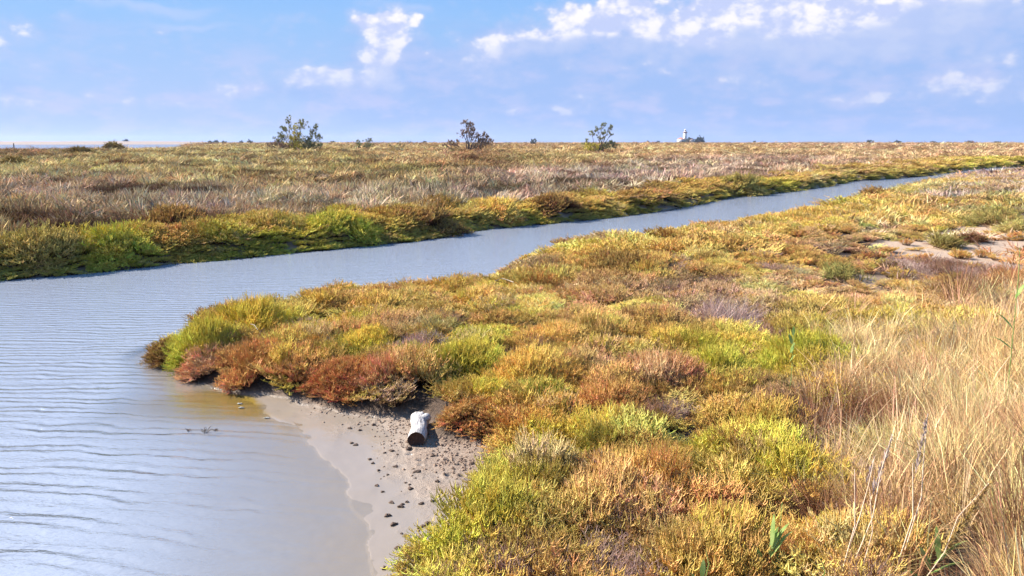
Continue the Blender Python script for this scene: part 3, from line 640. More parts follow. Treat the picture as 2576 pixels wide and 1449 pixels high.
def merge_tufts(kind, x, y, z, rotv, scl, tint, mat, name):
    V = []; Fc = []; Hh = []; Rn = []; Tt = []; base = 0; pr = PR[kind]
    for i in range(len(x)):
        v, f, hg, rn = pr[i % len(pr)]
        M = (Matrix.Rotation(rotv[i][2], 3, 'Z') @ Matrix.Rotation(rotv[i][1], 3, 'Y') @ Matrix.Rotation(rotv[i][0], 3, 'X'))
        vv = (v * scl[i]) @ np.array(M).T + (x[i], y[i], z[i])
        V.append(vv); Fc.append(f + base); base += len(v); Hh.append(hg); Rn.append((rn + i * .37) % 1); Tt.append(np.tile(tint[i], (len(v), 1)))
    return np_mesh(name, np.concatenate(V), np.concatenate(Fc), mat, dict(hgt=np.concatenate(Hh), rnd=np.concatenate(Rn), tint=np.concatenate(Tt)))
for xc, yc, rad, b in bush_pts:
    px, py, wp, hh, tc, ty, nm, lab, cat = b
    D = math.hypot(xc, yc); sxy = max(1.0, min(D / 9, 5)); ft = 0.10 * sxy
    n = int(min(200, max(12, (rad / ft) ** 2 * 2.4)))
    kind = {'g': 'glass' if D < 11 else 'glassfar', 't': 'twig' if D < 11 else 'twigfar', 'w': 'grass'}[ty]
    if ty != 'g': n = int(n * .8) + 4
    a = rng.uniform(0, 6.283, n); q = np.sqrt(rng.uniform(0, 1, n)); lob = 1 + .18 * np.sin(a * 3 + px) + .1 * np.sin(a * 5 + py)
    ox, oy = q * np.cos(a), q * np.sin(a); dx, dy = ox * rad * lob * .85, oy * rad * .75 * lob
    gx_ = xc + dx; gy_ = yc + dy; zz = np.maximum(ground(gx_, gy_), 0.0); z0 = zbase(xc, yc); z0 = max(z0, 0)
    hh = hh * (1.2 if py < 430 else .72 if py < 700 and px < 2000 else .9); dome = np.sqrt(1 - .82 * q * q) * (1 + .15 * np.sin(a * 4 + px * .1)); base_h = {'glass': .3, 'glassfar': .3, 'twig': .34, 'twigfar': .34, 'grass': .45}[kind]
    scl = np.stack([np.full(n, sxy), np.full(n, sxy), hh / base_h * dome * rng.uniform(.8, 1.1, n)], -1)
    if ty == 'w': scl[:, 2] = .8
    tint = np.tile(T[tc], (n, 1)) * rng.normal(1, .12, (n, 1)); tint = tint * (1 + .25 * (rng.uniform(0, 1, (n, 1)) - .5) * np.array([1, -.4, -.4]))
    me = merge_tufts(kind, dx, dy, zz - z0, pose(ox, oy, 1.1 if ty == 'w' else .5, n), scl, np.clip(tint, .01, .8), MGo if ty == 'g' else MDo, nm)
    o = link(nm, me, None, (xc, yc, z0)); meta(o, lab, cat)

# ------------------------------------------------------------------ ground-cover plants
def in_view_pts(x, y): return keep_out(x, y)
# near bank
nb = [(2.6, 6.5, 150, 1.0), (6.5, 10, 105, 1.15), (10, 16, 60, 1.5), (16, 30, 30, 2.1), (30, 60, 12, 3.2), (60, 110, 5, 5)]
GD = [(0, .29), (6.5, .34), (10, .40), (16, .50), (30, .65), (60, .8)]     # share of the points glasswort takes: fewer, rounder plants with gaps between them
x, y, s = sample(nb); pl = plan(x, y); r = np.hypot(x, y)
dry = ss(x - (0.345 * y + 0.3) + (fbm(x * .8, y * .8, 3, 55) - .5) * 1.0, -.25, .5) * (1 - ss(y, 6.5, 10.5))          # dry grass takes over to the right
px_ = CX + F * x / (y * math.cos(PITCH) + 1e-6)
dry2 = ss(x - 0.40 * y, -.5, 3.5) * ss(y, 7, 13) * .75
dry = np.maximum(dry, dry2 * (fbm(x * .5, y * .5, 3, 56) > .42))
land = (pl[1] > np.where(r < 13, .13, -.04)) & (pl[2] < -0.13) & keep_out(x, y)
sparse = rng.uniform(0, 1, len(x)) < np.where(pl[3] > 0, .14, 1)
bare = fbm(x * 1.1, y * 1.1, 3, 91)
isd = rng.uniform(0, 1, len(x)) < dry * .93
gw = land & sparse & ~isd & (rng.uniform(0, 1, len(x)) < np.interp(r, *zip(*GD)))
def glass_points(x, y, s, base_tint, S, cell, hmul, seed, hue_amt):
    f, ox, oy, r1, r2 = worley(x, y, cell, seed, .45, .85)
    big = 0.6 + .8 * r1
    hgt = (0.05 + 0.21 * f * big) * hmul; n = len(x)
    tint = colour(x, y, S, base_tint, 1.0); tint = hummock_hue(tint, r2, (r1 * 3.7 + r2 * 5.1) % 1.0, hue_amt); tint = jitter(tint, x, y, r2)
    low = fbm(x * 2.3, y * 2.3, 2, seed + 9)
    pal = np.stack([T['mauve'], T['brown'], T['pink'], T['lime'], T['rust'], T['gold'], T['ora'], T['olive']])[rng.integers(0, 8, n)]; sw = (rng.uniform(0, 1, n) < .22)[:, None] * .6
    tint = tint * (1 - sw) + pal * sw
    tint = np.where((low < .3)[:, None], tint * .5 + T['brown'] * .5, tint)
    rot = pose(ox, oy, .35, n); scl = np.stack([s, s, hgt / .3 * rng.uniform(.6, 1.3, n)], -1); scl[:, :2] *= rng.uniform(.75, 1.25, (n, 1))
    return rot, scl, tint, f
i = np.where(gw & (r < 13))[0]; rot, scl, tint, f = glass_points(x[i], y[i], s[i], T['gold'], near_spots, .72, 1.0, 100, .6)
edge = ss(pl[1][i], 0, .5) * ss(-pl[2][i], 0, .35); scl[:, 2] *= (.45 + .55 * edge) * (1 - .5 * ss(pl[3][i], -2.0, -.4))
thin = (f > .35) | (rng.uniform(0, 1, len(i)) < .35)
i2 = i[thin]; z = ground(x[i2], y[i2]); scatter('glasswort', 'glass', x[i2], y[i2], z, rot[thin], scl[thin], tint[thin], 'gold, green and rust glasswort covering the near bank from the mud cove outward', 'glasswort')
i = np.where(gw & (r >= 13))[0]; q0 = worley(x[i], y[i], 1.05, 120, .45, .85)[0]; i = i[(q0 > .42) | (rng.uniform(0, 1, len(i)) < .2)]; rot, scl, tint, f = glass_points(x[i], y[i], s[i], T['gold'] * .5 + T['ora'] * .5, near_spots, 1.05, 1.2, 120, .5)
edge = ss(pl[1][i], 0, 1.0); kq = (1 - .5 * ss(pl[3][i], -3.2, -1.0)); scl *= kq[:, None]; scl[:, 2] *= (.6 + .4 * edge)
z = ground(x[i], y[i]); scatter('glasswort', 'glassfar', x[i], y[i], z, rot, scl, tint, 'orange and yellow glasswort along the near bank where the channel narrows', 'glasswort')
# dry grass at the right
dg = land & sparse & isd
i = np.where(dg & (r < 13) & (rng.uniform(0, 1, len(x)) < .66))[0]
f, ox, oy, r1, r2 = worley(x[i], y[i], .5, 200, .45, .85); n = len(i)
tint = colour(x[i], y[i], [], T['straw']); k = fbm(x[i] * 1.2, y[i] * 1.2, 3, 66); tint = tint * (1 - ss(k, .5, .75)[:, None] * .6) + T['pink'] * ss(k, .5, .75)[:, None] * .6; tint = jitter(tint, x[i], y[i], r2, .22)
tint = np.where((k < .34)[:, None], T['brown'] * 1.2, tint)
rt = 1 + .55 * ss(x[i] - .52 * y[i], -.4, .6); scl = np.stack([s[i], s[i], rt * (.38 + .45 * f) * rng.uniform(.7, 1.2, n)], -1)
z = ground(x[i], y[i]); scatter('dry_grass', 'grass', x[i], y[i], z, pose(ox, oy, .5, n), scl, tint, 'straw coloured dry grass filling the slope to the right of the glasswort', 'grass')
i = np.where(land & (dry > .5) & (r < 14) & (rng.uniform(0, 1, len(x)) < .07))[0]; n = len(i)
tint = jitter(np.tile(T['pale'], (n, 1)), x[i], y[i], rng.uniform(0, 1, n)); z = ground(x[i], y[i])
scatter('dry_grass', 'wisp', x[i], y[i], z, pose(np.zeros(n) - .3, np.zeros(n), .2, n), np.stack([s[i], s[i], rng.uniform(.6, 1.15, n)], -1), tint, 'tall pale seeding grass stems standing above the dry grass', 'grass')
i = np.where(land & (r < 16) & (((dry > .3) & (rng.uniform(0, 1, len(x)) < .24)) | ((bare > .62) & (rng.uniform(0, 1, len(x)) < .22))))[0]; n = len(i)
k = rng.uniform(0, 1, (n, 1)); tint = T['mauve'] * k + T['brown'] * 1.2 * (1 - k); z = ground(x[i], y[i])
scatter('dry_twigs', 'twig', x[i], y[i], z, pose(np.zeros(n), np.zeros(n), 0, n), np.stack([s[i], s[i], rng.uniform(.5, 1.0, n)], -1), tint, 'leafless purple brown twigs mixed into the near bank plants', 'twigs')
i = np.where(dg & (r >= 13) & (rng.uniform(0, 1, len(x)) < .8))[0]; n = len(i)
f, ox, oy, r1, r2 = worley(x[i], y[i], 1.4, 220, .45, .85)
tint = colour(x[i], y[i], near_spots, T['grey']); tint = jitter(tint, x[i], y[i], r2, .3)
z = ground(x[i], y[i]); scatter('dry_grass', 'grassfar', x[i], y[i], z, pose(ox, oy, .5, n), np.stack([s[i] * .8, s[i] * .8, (.35 + .45 * f) * rng.uniform(.7, 1.2, n) * (1 - .6 * ss(pl[3][i], -2.2, -.6))], -1), tint, 'greyish dry grass and twigs round the bare sand patch', 'grass')

# far bank
fb = [(14, 30, 44, 2.2), (30, 60, 13, 3.4), (60, 125, 5, 5.0)]
x, y, s = sample(fb); pl = plan(x, y); sF = pl[0]; band = 2.1 + 1.6 * (fbm(x / 5, y / 5, 2, 17) - .5) + np.clip((np.hypot(x, y) - 40) * .06, 0, 4)
i = np.where((sF > -.12) & (sF < band) & keep_out(x, y))[0]
q0 = worley(x[i], y[i], 1.3, 140, .45, .85)[0]; i = i[(q0 > .55) | (rng.uniform(0, 1, len(i)) < np.where(sF[i] < 1.0, .75, .25))]; rot, scl, tint, f = glass_points(x[i], y[i], s[i], T['gold'], far_spots, 1.3, 1.25, 140, .5)
edge = ss(sF[i], 0, 1.0); scl *= (.55 + .45 * edge)[:, None]; scl[:, 2] = np.maximum(scl[:, 2] * (.45 + .55 * edge), .42 * rng.uniform(.7, 1.2, len(i)))
tint = tint * (.55 + .45 * edge[:, None]) + T['lime'] * .45 * (1 - edge[:, None])
z = ground(x[i], y[i]); scatter('glasswort', 'glassfar', x[i], y[i], z, rot, scl, tint, 'mounded yellow and brown glasswort lining the far bank of the channel', 'glasswort')
# far marsh
fm = [(18, 35, 16, 2.6), (35, 60, 6, 3.6), (60, 110, 2.4, 5.5), (110, 200, .7, 8.5), (200, 400, .16, 13), (400, 900, .035, 22)]
x, y, s = sample(fm, .64); pl = plan(x, y); sF = pl[0]; r = np.hypot(x, y); band = 1.9
gz_ = ground(x, y)
ok = (sF > band) & keep_out(x, y) & (gz_ > .05) & ~((np.hypot(x - 196, y - 945) < 60))
f, ox, oy, r1, r2 = worley(x, y, 3.2, 300, .35, .8)
tint = colour(x, y, field_spots, T['straw'] * .68, 1.0, 1.1)
k = fbm(x / 3.0, y / 1.7, 4, 68); tint = tint * (1 - .7 * ss(.46 - k, 0, .1))[:, None] + T['brown'] * (.7 * ss(.46 - k, 0, .1))[:, None]
k2 = fbm(x / 9 + 3, y / 5, 3, 69); kk = (.22 * ss(k2, .52, .66))[:, None]; tint = tint * (1 - kk) + T['olive'] * kk
tint = jitter(tint, x, y, r2, .3)
hz = (1 - .5 * ss(-np.arctan2(x, y), .34, .42) * ss(r, 110, 200)) * np.clip(1.1 - r / 500, .7, 1.05) * (.35 + .85 * f) * rng.uniform(.6, 1.2, len(x))
tw = (rng.uniform(0, 1, len(x)) < .3) | (k < .45)
for kind, sel, nm, lab in (('grassfar', ok & ~tw, 'marsh_grass', 'grey and straw dry grass spreading over the far marsh to the horizon'), ('twigfar', ok & tw, 'marsh_scrub', 'brown twiggy scrub speckling the far marsh to the horizon')):
    i = np.where(sel)[0]; n = len(i)
    q = 1.0 if kind == 'grassfar' else 1.0
    scatter(nm, kind, x[i], y[i], gz_[i], pose(ox[i], oy[i], .4, n), np.stack([s[i] * .75, s[i] * .75, hz[i] * (1.25 if kind == 'twigfar' else 1)], -1), tint[i] * (1 if kind == 'grassfar' else .6), lab, 'grass' if kind == 'grassfar' else 'scrub')
# ------------------------------------------------------------------ things
def simple_mat(name, c1, c2, scale=20, rough=.8, bstr=.4, bd=.01, stretch=None, spec=.3):
    m, t = material(name); co = t.node('ShaderNodeTexCoord').outputs['Object']
    if stretch: co = t.vmath('MULTIPLY', co, stretch)
    n = t.noise(co, scale, 6, .65); c = t.mix(t.sstep(n, .3, .7), c1, c2)
    finish(t, principled(t, c, rough, bump(t, n, bstr, bd), spec)); return m
M_bleach = simple_mat('bleached_wood', (.56, .53, .50), (.26, .235, .22), 9, .8, 1.0, .02, (9, 1.2, 9))
M_cut = simple_mat('rotten_cut_wood', (.075, .035, .022), (.03, .015, .01), 30, .8, .8, .01)
M_clod = simple_mat('dried_mud_clod', (.13, .085, .06), (.07, .045, .032), 60, .9, .8, .006)
M_bark = simple_mat('tamarisk_bark', (.13, .09, .07), (.07, .05, .04), 6, .9, .5, .02)
M_stick = simple_mat('pale_stick', (.46, .39, .32), (.34, .28, .22), 40, .8)
M_stone = simple_mat('pale_shell', (.36, .40, .36), (.34, .28, .24), 60, .8)
M_white = simple_mat('whitewashed_wall', (.80, .77, .70), (.72, .69, .62), 1.2, .85, .2, .02)
M_tile = simple_mat('red_roof_tile', (.50, .22, .15), (.40, .17, .12), 3, .8, .5, .05)
M_dark = simple_mat('dark_lantern_metal', (.05, .05, .07), (.08, .08, .10), 5, .5)
M_rose = simple_mat('gallery_stone', (.36, .28, .30), (.28, .22, .24), 3, .8)
M_glass = simple_mat('lantern_glass', (.03, .04, .06), (.05, .06, .08), 3, .15, 0, .01, None, .6)
M_post = simple_mat('weathered_post', (.12, .10, .09), (.07, .06, .05), 5, .9)

# driftwood log: pale barkless trunk, dark cut end towards the mud, stub of a branch
lx, ly = P(1046, 1131); lz = zbase(lx, ly)
lg = empty('driftwood_log', (lx, ly + .03, lz - .012), R(2)); meta(lg, 'short white barkless driftwood log with a dark brown cut end lying on the mud', 'log')
nS, nA = 30, 36; V = []
for i_ in range(nS):
    s_ = i_ / (nS - 1); rad = np.interp(s_, [0, .12, .3, .55, .72, .9, .97, 1], [.070, .075, .072, .064, .068, .082, .080, .066])
    for j_ in range(nA):
        a_ = 2 * math.pi * j_ / nA
        gr = .0026 * math.sin(a_ * 9 + 2.5 * math.sin(s_ * 5)) + .0022 * math.sin(a_ * 17 + s_ * 6) + .004 * math.sin(a_ * 2 + s_ * 4) + .003 * math.sin(a_ * 5 + s_ * 9)
        r_ = rad + gr * (0.4 + .6 * s_)
        V.append((r_ * math.cos(a_) + .012 * math.sin(s_ * 3.2) - .010 * s_, s_ * .43, .066 + r_ * .95 * math.sin(a_) + .012 * s_))
V = [(a_, b_ * 1.12, c_) for a_, b_, c_ in V]; I_ = np.arange(nS * nA).reshape(nS, nA); J_ = np.roll(I_, -1, 1)
Fq = np.stack([I_[:-1], J_[:-1], J_[1:], I_[1:]], -1).reshape(-1, 4)
V = np.array(V); Vc = np.concatenate([V, [V[-nA:].mean(0) + (0, .012, 0)]]); tri = np.stack([I_[-1], J_[-1], np.full(nA, len(V))], -1)
link('trunk', np_mesh('trunk', Vc, [Fq, tri], M_bleach, None, True), lg)
# cut end: slightly hollowed face set just inside the rim
E = [V[:nA]]; ctr_ = V[:nA].mean(0)
for q_, dep_ in ((.97, -.002), (.8, .008), (.5, .018), (.2, .012)): E.append(ctr_ + (V[:nA] - ctr_) * q_ + (0, dep_, 0))
E = np.concatenate(E + [[ctr_ + (0, .015, 0)]]); K_ = np.arange(5 * nA).reshape(5, nA); L_ = np.roll(K_, -1, 1)
E[:nA] = ctr_ + (E[:nA] - ctr_) * 1.004 + (0, -.003, 0)
link('cut_end', np_mesh('cut_end', E, [np.stack([K_[:-1], K_[1:], L_[1:], L_[:-1]], -1).reshape(-1, 4), np.stack([K_[-1], np.full(nA, 5 * nA), L_[-1]], -1)], M_cut, None, True), lg)
v, f, _, _ = tubes([([(.02, .385, .108), (.062, .398, .122), (.084, .405, .126), (.097, .409, .124)], [.036, .039, .034, .014], [0, 0, 0, 0], 0)], 14)
v = np.concatenate([v, [v[-14:].mean(0) + (.003, .001, 0)]]); k_ = np.arange(len(v) - 15, len(v) - 1)
link('branch_stub', np_mesh('branch_stub', v, [f, np.stack([k_, np.roll(k_, -1), np.full(14, len(v) - 1)], -1)], M_bleach, None, True), lg)

def lump(name, r, mat, seed, flat=.6, n=10):
    V = []; Fc = []; rs = np.random.default_rng(seed)
    for i_ in range(n + 1):
        th = math.pi * i_ / n
        for j_ in range(2 * n):
            ph_ = math.pi * j_ / n; k_ = r * (1 + .28 * math.sin(3 * ph_ + seed) * math.sin(th) + .2 * math.cos(5 * th + 2 * ph_ + seed * 2) + rs.normal(0, .07))
            V.append((k_ * math.sin(th) * math.cos(ph_), k_ * math.sin(th) * math.sin(ph_), k_ * math.cos(th) * flat))
    I_ = np.arange((n + 1) * 2 * n).reshape(n + 1, 2 * n); J_ = np.roll(I_, -1, 1)
    return np_mesh(name, np.array(V), np.stack([I_[:-1], I_[1:], J_[1:], J_[:-1]], -1).reshape(-1, 4), mat)
clods = [lump('mud_clod', .021, M_clod, s_, .75) for s_ in range(4)]
cp = [(930, 1160), (938, 1166), (985, 1136), (968, 1143), (1000, 1145), (1028, 1130), (1045, 1205), (1020, 1217), (1030, 1222), (985, 1268), (1012, 1270), (1024, 1264), (1008, 1278), (1075, 1322), (1055, 1330), (1064, 1328),
      (1045, 1400), (1220, 1188), (1228, 1196), (1100, 1215), (895, 1122), (884, 1115), (1050, 1190), (975, 1195), (952, 1185), (995, 1178), (1087, 1262), (1060, 1268), (948, 1225), (962, 1240), (1010, 1345), (1022, 1352), (990, 1322), (1000, 1385),
      (975, 1300), (1160, 1160), (1120, 1140), (1180, 1215), (1140, 1180), (1090, 1150), (905, 1085), (880, 1080), (940, 1072), (960, 1066), (1005, 1062), (1032, 1232), (1052, 1340), (968, 1432)]
for k_, (a_, b_) in enumerate(cp):
    x_, y_, z_ = hit_ground(a_, b_); o = link('mud_clod', clods[k_ % 4], None, (x_, y_, z_ + .003), (0, 0, k_ * 1.3)); s_ = U(.35, .9); o.scale = (s_ * U(.8, 1.6), s_, s_ * U(.5, 1))
    meta(o, 'small dark clod of dried mud on the mudflat', 'mud clod', 'clods of dried mud on the mudflat')
# loose crumbs of mud: uncounted, one object
cr = []; Fc_ = []; base_ = 0; src = [lump('crumb_source', .007, M_clod, s_, .7, 4) for s_ in range(3)]
srcv = [(np.array([v.co[:] for v in m_.vertices]), np.array([p.vertices[:] for p in m_.polygons])) for m_ in src]
xs_, ys_ = rng.uniform(-2.2, .8, 16000), rng.uniform(3.4, 9, 16000); pc = plan(xs_, ys_); dn = fbm(xs_ * 2.1, ys_ * 2.1, 3, 44)
okc = (pc[1] > .25) & (pc[2] > -.05) & (rng.uniform(0, 1, 16000) < ss(pc[1], .2, 1.0) * ss(dn, .38, .62)); xs_, ys_ = xs_[okc], ys_[okc]; zs_ = ground(xs_, ys_)
for k_ in range(len(xs_)):
    vv, ff = srcv[k_ % 3]; a_ = k_ * 1.7; sc_ = rng.uniform(.4, 1.7); Rm = np.array([[math.cos(a_), -math.sin(a_), 0], [math.sin(a_), math.cos(a_), 0], [0, 0, 1]])
    cr.append((vv * (sc_ * 1.3, sc_, sc_)) @ Rm.T + (xs_[k_], ys_[k_], zs_[k_] + .001)); Fc_.append(ff + base_); base_ += len(vv)
o = link('mud_crumbs', np_mesh('mud_crumbs', np.concatenate(cr), np.concatenate(Fc_), simple_mat('mud_crumb', (.28, .195, .14), (.17, .115, .08), 60, .95))); meta(o, 'loose crumbs of dried mud strewn over the mudflat', 'mud', None, 'stuff')
for k_, (a_, b_, lab) in enumerate([(603, 1016, 'farther shell of a close pair in the brown shallows'), (607, 1026, 'nearer shell of a close pair in the brown shallows'), (672, 1052, 'single small shell at the waterline, apart from the pair')]):
    x_, y_ = P(a_, b_); o = link('shell', lump('shell', .016, M_stone, 20 + k_, .3), None, (x_, y_, .004)); o.scale = (1.5, .7, 1); meta(o, lab, 'shell', 'pale shells by the waterline')

def stick(name, lines, mat, label, cat, z, group=None, sides=6):
    """lines of (px, py, radius m) on a level z, built about the first point"""
    o0 = P(lines[0][0][0], lines[0][0][1], z); L = []
    for ln in lines:
        pts = [];
        for k_, (a_, b_, r_) in enumerate(ln): q_ = P(a_, b_, z); pts.append((q_[0] - o0[0], q_[1] - o0[1], .012 * math.sin(k_ * 2.1)))
        L.append((pts, [q[2] for q in ln], [1] * len(ln), 0))
    v, f, _, _ = tubes(L, sides); o = link(name, np_mesh(name, v, f, mat, None, True), None, (o0[0], o0[1], z)); meta(o, label, cat, group); return o
stick('forked_stick', [[(1275, 992, .004), (1287, 984, .006), (1294, 981, .007), (1306, 971, .006), (1316, 961, .005), (1323, 953, .003)], [(1294, 981, .006), (1306, 986, .006), (1318, 988, .005), (1327, 994, .004)], [(1294, 981, .005), (1289, 975, .004), (1286, 966, .003)]],
      M_stick, 'bleached forked stick lying in front of the gold and green bush', 'stick', .30)
stick('curved_stick', [[(1246, 706, .006), (1262, 702, .008), (1278, 703, .007), (1292, 710, .005)]], M_stick, 'curved pale stick resting on the glasswort near the channel', 'stick', .40)
stick('dead_twig', [[(630, 815, .0025), (640, 820, .003), (648, 827, .002)]], M_stick, 'short straight pale stick lying on the yellow green bush of the point', 'stick', .46)
stick('dead_twig', [[(1160, 1008, .005), (1170, 1012, .006), (1182, 1018, .004)]], M_stick, 'short pale stick on the bare spot behind the log', 'stick', .15)
# crumpled pale plant remains
L = []
for _ in range(46):
    a_ = U(0, 6.28); l_ = U(.03, .10); e_ = U(-.2, 1.0); p_ = np.array((U(-.035, .035), U(-.03, .03), U(0, .03)))
    L.append(([p_, p_ + l_ * np.array((math.cos(a_) * .6, math.sin(a_) * .6, e_ * .4)), p_ + l_ * np.array((math.cos(a_), math.sin(a_), e_ * .5 - .3))], [.005, .006, .002], [1, 1, 1], 0, U(0, 3)))
v, f, _, _ = ribbons(L); x_, y_ = P(1375, 1052, .26); o = link('withered_plant', np_mesh('withered_plant', v, f, M_stick), None, (x_, y_, .25)); meta(o, 'small crumpled whitish withered plant lying on the orange brown glasswort', 'withered plant')
# sprigs poking out of the shallow water
for k_, (a_, b_, s_, lab) in enumerate([(478, 1084, .05, 'leafless dark sprig in the shallows, farthest from the mud of three'), (516, 1088, .085, 'tallest dark sprig sticking out of the shallows, between two smaller ones'), (545, 1082, .04, 'short dark sprig in the shallows, closest to the mud of three')]):
    L = []
    for _ in range(9):
        a_2 = U(0, 6.28); l_ = s_ * U(.5, 1); p_ = np.array((U(-.02, .02), U(-.01, .01), -.01)); q_ = p_ + l_ * np.array((math.cos(a_2) * .6, math.sin(a_2) * .3, .6))
        L.append(([p_, (p_ + q_) / 2 + (0, 0, .008), q_, q_ + (U(-.015, .015), 0, U(-.01, .01))], [.0022, .0025, .003, .001], [0, .3, .6, 1], U(0, 1)))
    v, f, _, _ = tubes(L, 4); x_, y_ = P(a_, b_); o = link('sprig', np_mesh('sprig', v, f, M_clod), None, (x_, y_, 0)); meta(o, lab, 'sprig', 'sprigs standing in the shallow water')

# tamarisk trees --------------------------------------------------
M_leaf = plant_mat('tamarisk_foliage', False, (.09, .08, .04), 'd')
def tamarisk(name, px, D, blobs, label, cat, group=None, dens=1.0, trunks=4, tint='olive', leaf=.20, trunk_r=.07, drop=0.0):
    u = (px - CX) / F; y_ = D; x_ = u * y_ * 1.0 / (math.cos(PITCH)) * math.cos(PITCH); z_ = zbase(x_, y_); k_ = D / F
    root = empty(name, (x_, y_, z_)); meta(root, label, cat, group)
    zc = (H - z_) / k_ - 17 + drop                    # photo baseline at 17 px under the horizon, expressed above this ground
    L = []; Lf = []; Tn = []
    rs = np.random.default_rng(int(px))
    roots = [np.array((rs.uniform(-1, 1) * .5, rs.uniform(-.4, .4), -.05)) for _ in range(trunks)]
    for bi, (dx, dz, r_, tn) in enumerate(blobs):
        c_ = np.array((dx * k_, rs.uniform(-1, 1) * 9 * k_, max(.3, (dz + zc) * k_))); rad = r_ * k_
        q0 = roots[bi % trunks]; mid = q0 * .45 + c_ * .55 + np.array((rs.uniform(-.2, .2), rs.uniform(-.2, .2), -.12 * abs(dx) * k_)); 
        L.append(([q0, q0 * .75 + mid * .25 + (0, 0, .1), mid, c_ * .9 + mid * .1, c_ + (0, 0, rad * .4)], [trunk_r, trunk_r * .8, trunk_r * .5, trunk_r * .3, .012], [0] * 5, 0))
        for _ in range(int(5 * dens + 2)):
            e_ = c_ + rs.normal(0, .55, 3) * rad; L.append(([mid * .35 + c_ * .65, (mid + c_) / 2 * .3 + e_ * .7, e_], [trunk_r * .3, trunk_r * .2, .008], [0] * 3, 0))
        nl = int(420 * dens * (rad / .7) ** 2) + 20
        cl = c_ + rs.normal(0, .5, (max(3, int(nl / 14)), 3)) * rad * (1, 1, .9)
        for j_ in range(nl):
            p_ = cl[j_ % len(cl)] + rs.normal(0, .13, 3) * rad; d_ = (p_ - c_) / (rad + 1e-6) * .5 + rs.normal(0, .35, 3) + (0, 0, .8); d_ /= np.linalg.norm(d_); l_ = leaf * rs.uniform(.6, 1.3)
            Lf.append(([p_, p_ + d_ * l_ * .5, p_ + d_ * l_], [leaf * .13, leaf * .20, .004], [.4, .8, 1], rs.uniform(), rs.uniform(0, 3.1))); Tn += [T[tn or tint] * rs.uniform(.7, 1.25)] * 6
    v, f, _, _ = tubes(L, 5); link('trunk', np_mesh('trunk', v, f, M_bark, None, True), root)
    v, f, hg, rn = ribbons(Lf); link('crown', np_mesh('crown', v, f, M_leaf, dict(hgt=hg, rnd=rn, tint=np.array(Tn))), root)
    return root
T['tam'] = np.array((.26, .26, .12)); T['tamb'] = np.array((.30, .21, .14)); T['tamy'] = np.array((.48, .40, .08)); T['blue'] = np.array((.12, .14, .12))
tamarisk('tamarisk_tree', 755, 118, [(-62, 8, 9, 'tamb'), (-48, 18, 11, None), (-34, 30, 12, None), (-26, 50, 10, None), (-20, 66, 7, None), (-19, 78, 4, None), (-40, 8, 14, 'tamb'), (2, 42, 14, 'tamy'), (13, 58, 10, None), (16, 68, 7, None), (-8, 18, 18, 'tamy'), (24, 16, 16, None),
    (42, 40, 11, None), (50, 54, 7, None), (54, 30, 9, None), (58, 10, 9, None), (38, 10, 14, None), (0, 2, 20, 'tamy'), (-20, 2, 16, 'tamb'), (28, 0, 16, None)], 'biggest tamarisk on the skyline, dense olive crown with several peaks', 'tree', 'tamarisks on the skyline', .8, 6, 'tam', .22)
tamarisk('tamarisk_tree', 1180, 120, [(-6, 64, 8, None), (8, 60, 8, None), (-2, 50, 10, None), (14, 46, 8, None), (-14, 38, 9, None), (6, 34, 10, None), (22, 32, 8, None), (44, 32, 10, None), (52, 18, 10, None), (36, 14, 12, None), (-44, 14, 8, None), (-56, 8, 6, None), (-30, 12, 10, None), (30, 24, 10, None), (20, 6, 12, 'tamb'), (30, 2, 10, 'tamb')],
    'bare looking reddish tamarisk with dark trunks showing, in the middle of the skyline', 'tree', 'tamarisks on the skyline', .75, 6, 'tamb', .22, .10)
tamarisk('tamarisk_tree', 1508, 122, [(4, 60, 7, None), (20, 52, 7, None), (-8, 48, 8, None), (-22, 38, 8, None), (8, 38, 8, None), (24, 36, 6, None), (-4, 26, 8, None), (-34, 20, 6, None), (-42, 14, 5, None), (24, 16, 9, None), (32, 10, 9, None), (12, 8, 12, None), (-32, 4, 12, 'tamy'), (-14, 2, 14, 'tamy'), (0, 0, 12, 'tamy')],
    'open crowned tamarisk with yellow green growth at its foot, nearest the lighthouse', 'tree', 'tamarisks on the skyline', .75, 4, 'tam', .22, .09)
tamarisk('tamarisk_bush', 922, 140, [(-13, 16, 7, None), (8, 20, 7, None), (14, 24, 4, None), (0, 8, 10, None), (16, 8, 8, None), (-14, 6, 8, None)], 'small two peaked tamarisk bush on the skyline between the big trees', 'bush', None, .8, 3, 'tam', .2)
tamarisk('tamarisk_bush', 1002, 150, [(-14, 10, 4, None), (10, 12, 5, None), (17, 8, 4, None), (0, 4, 6, 'tamy'), (-6, 2, 6, 'tamy')], 'wispy leafless small tamarisk just past the two peaked bush', 'bush', None, .5, 3, 'tam', .16)
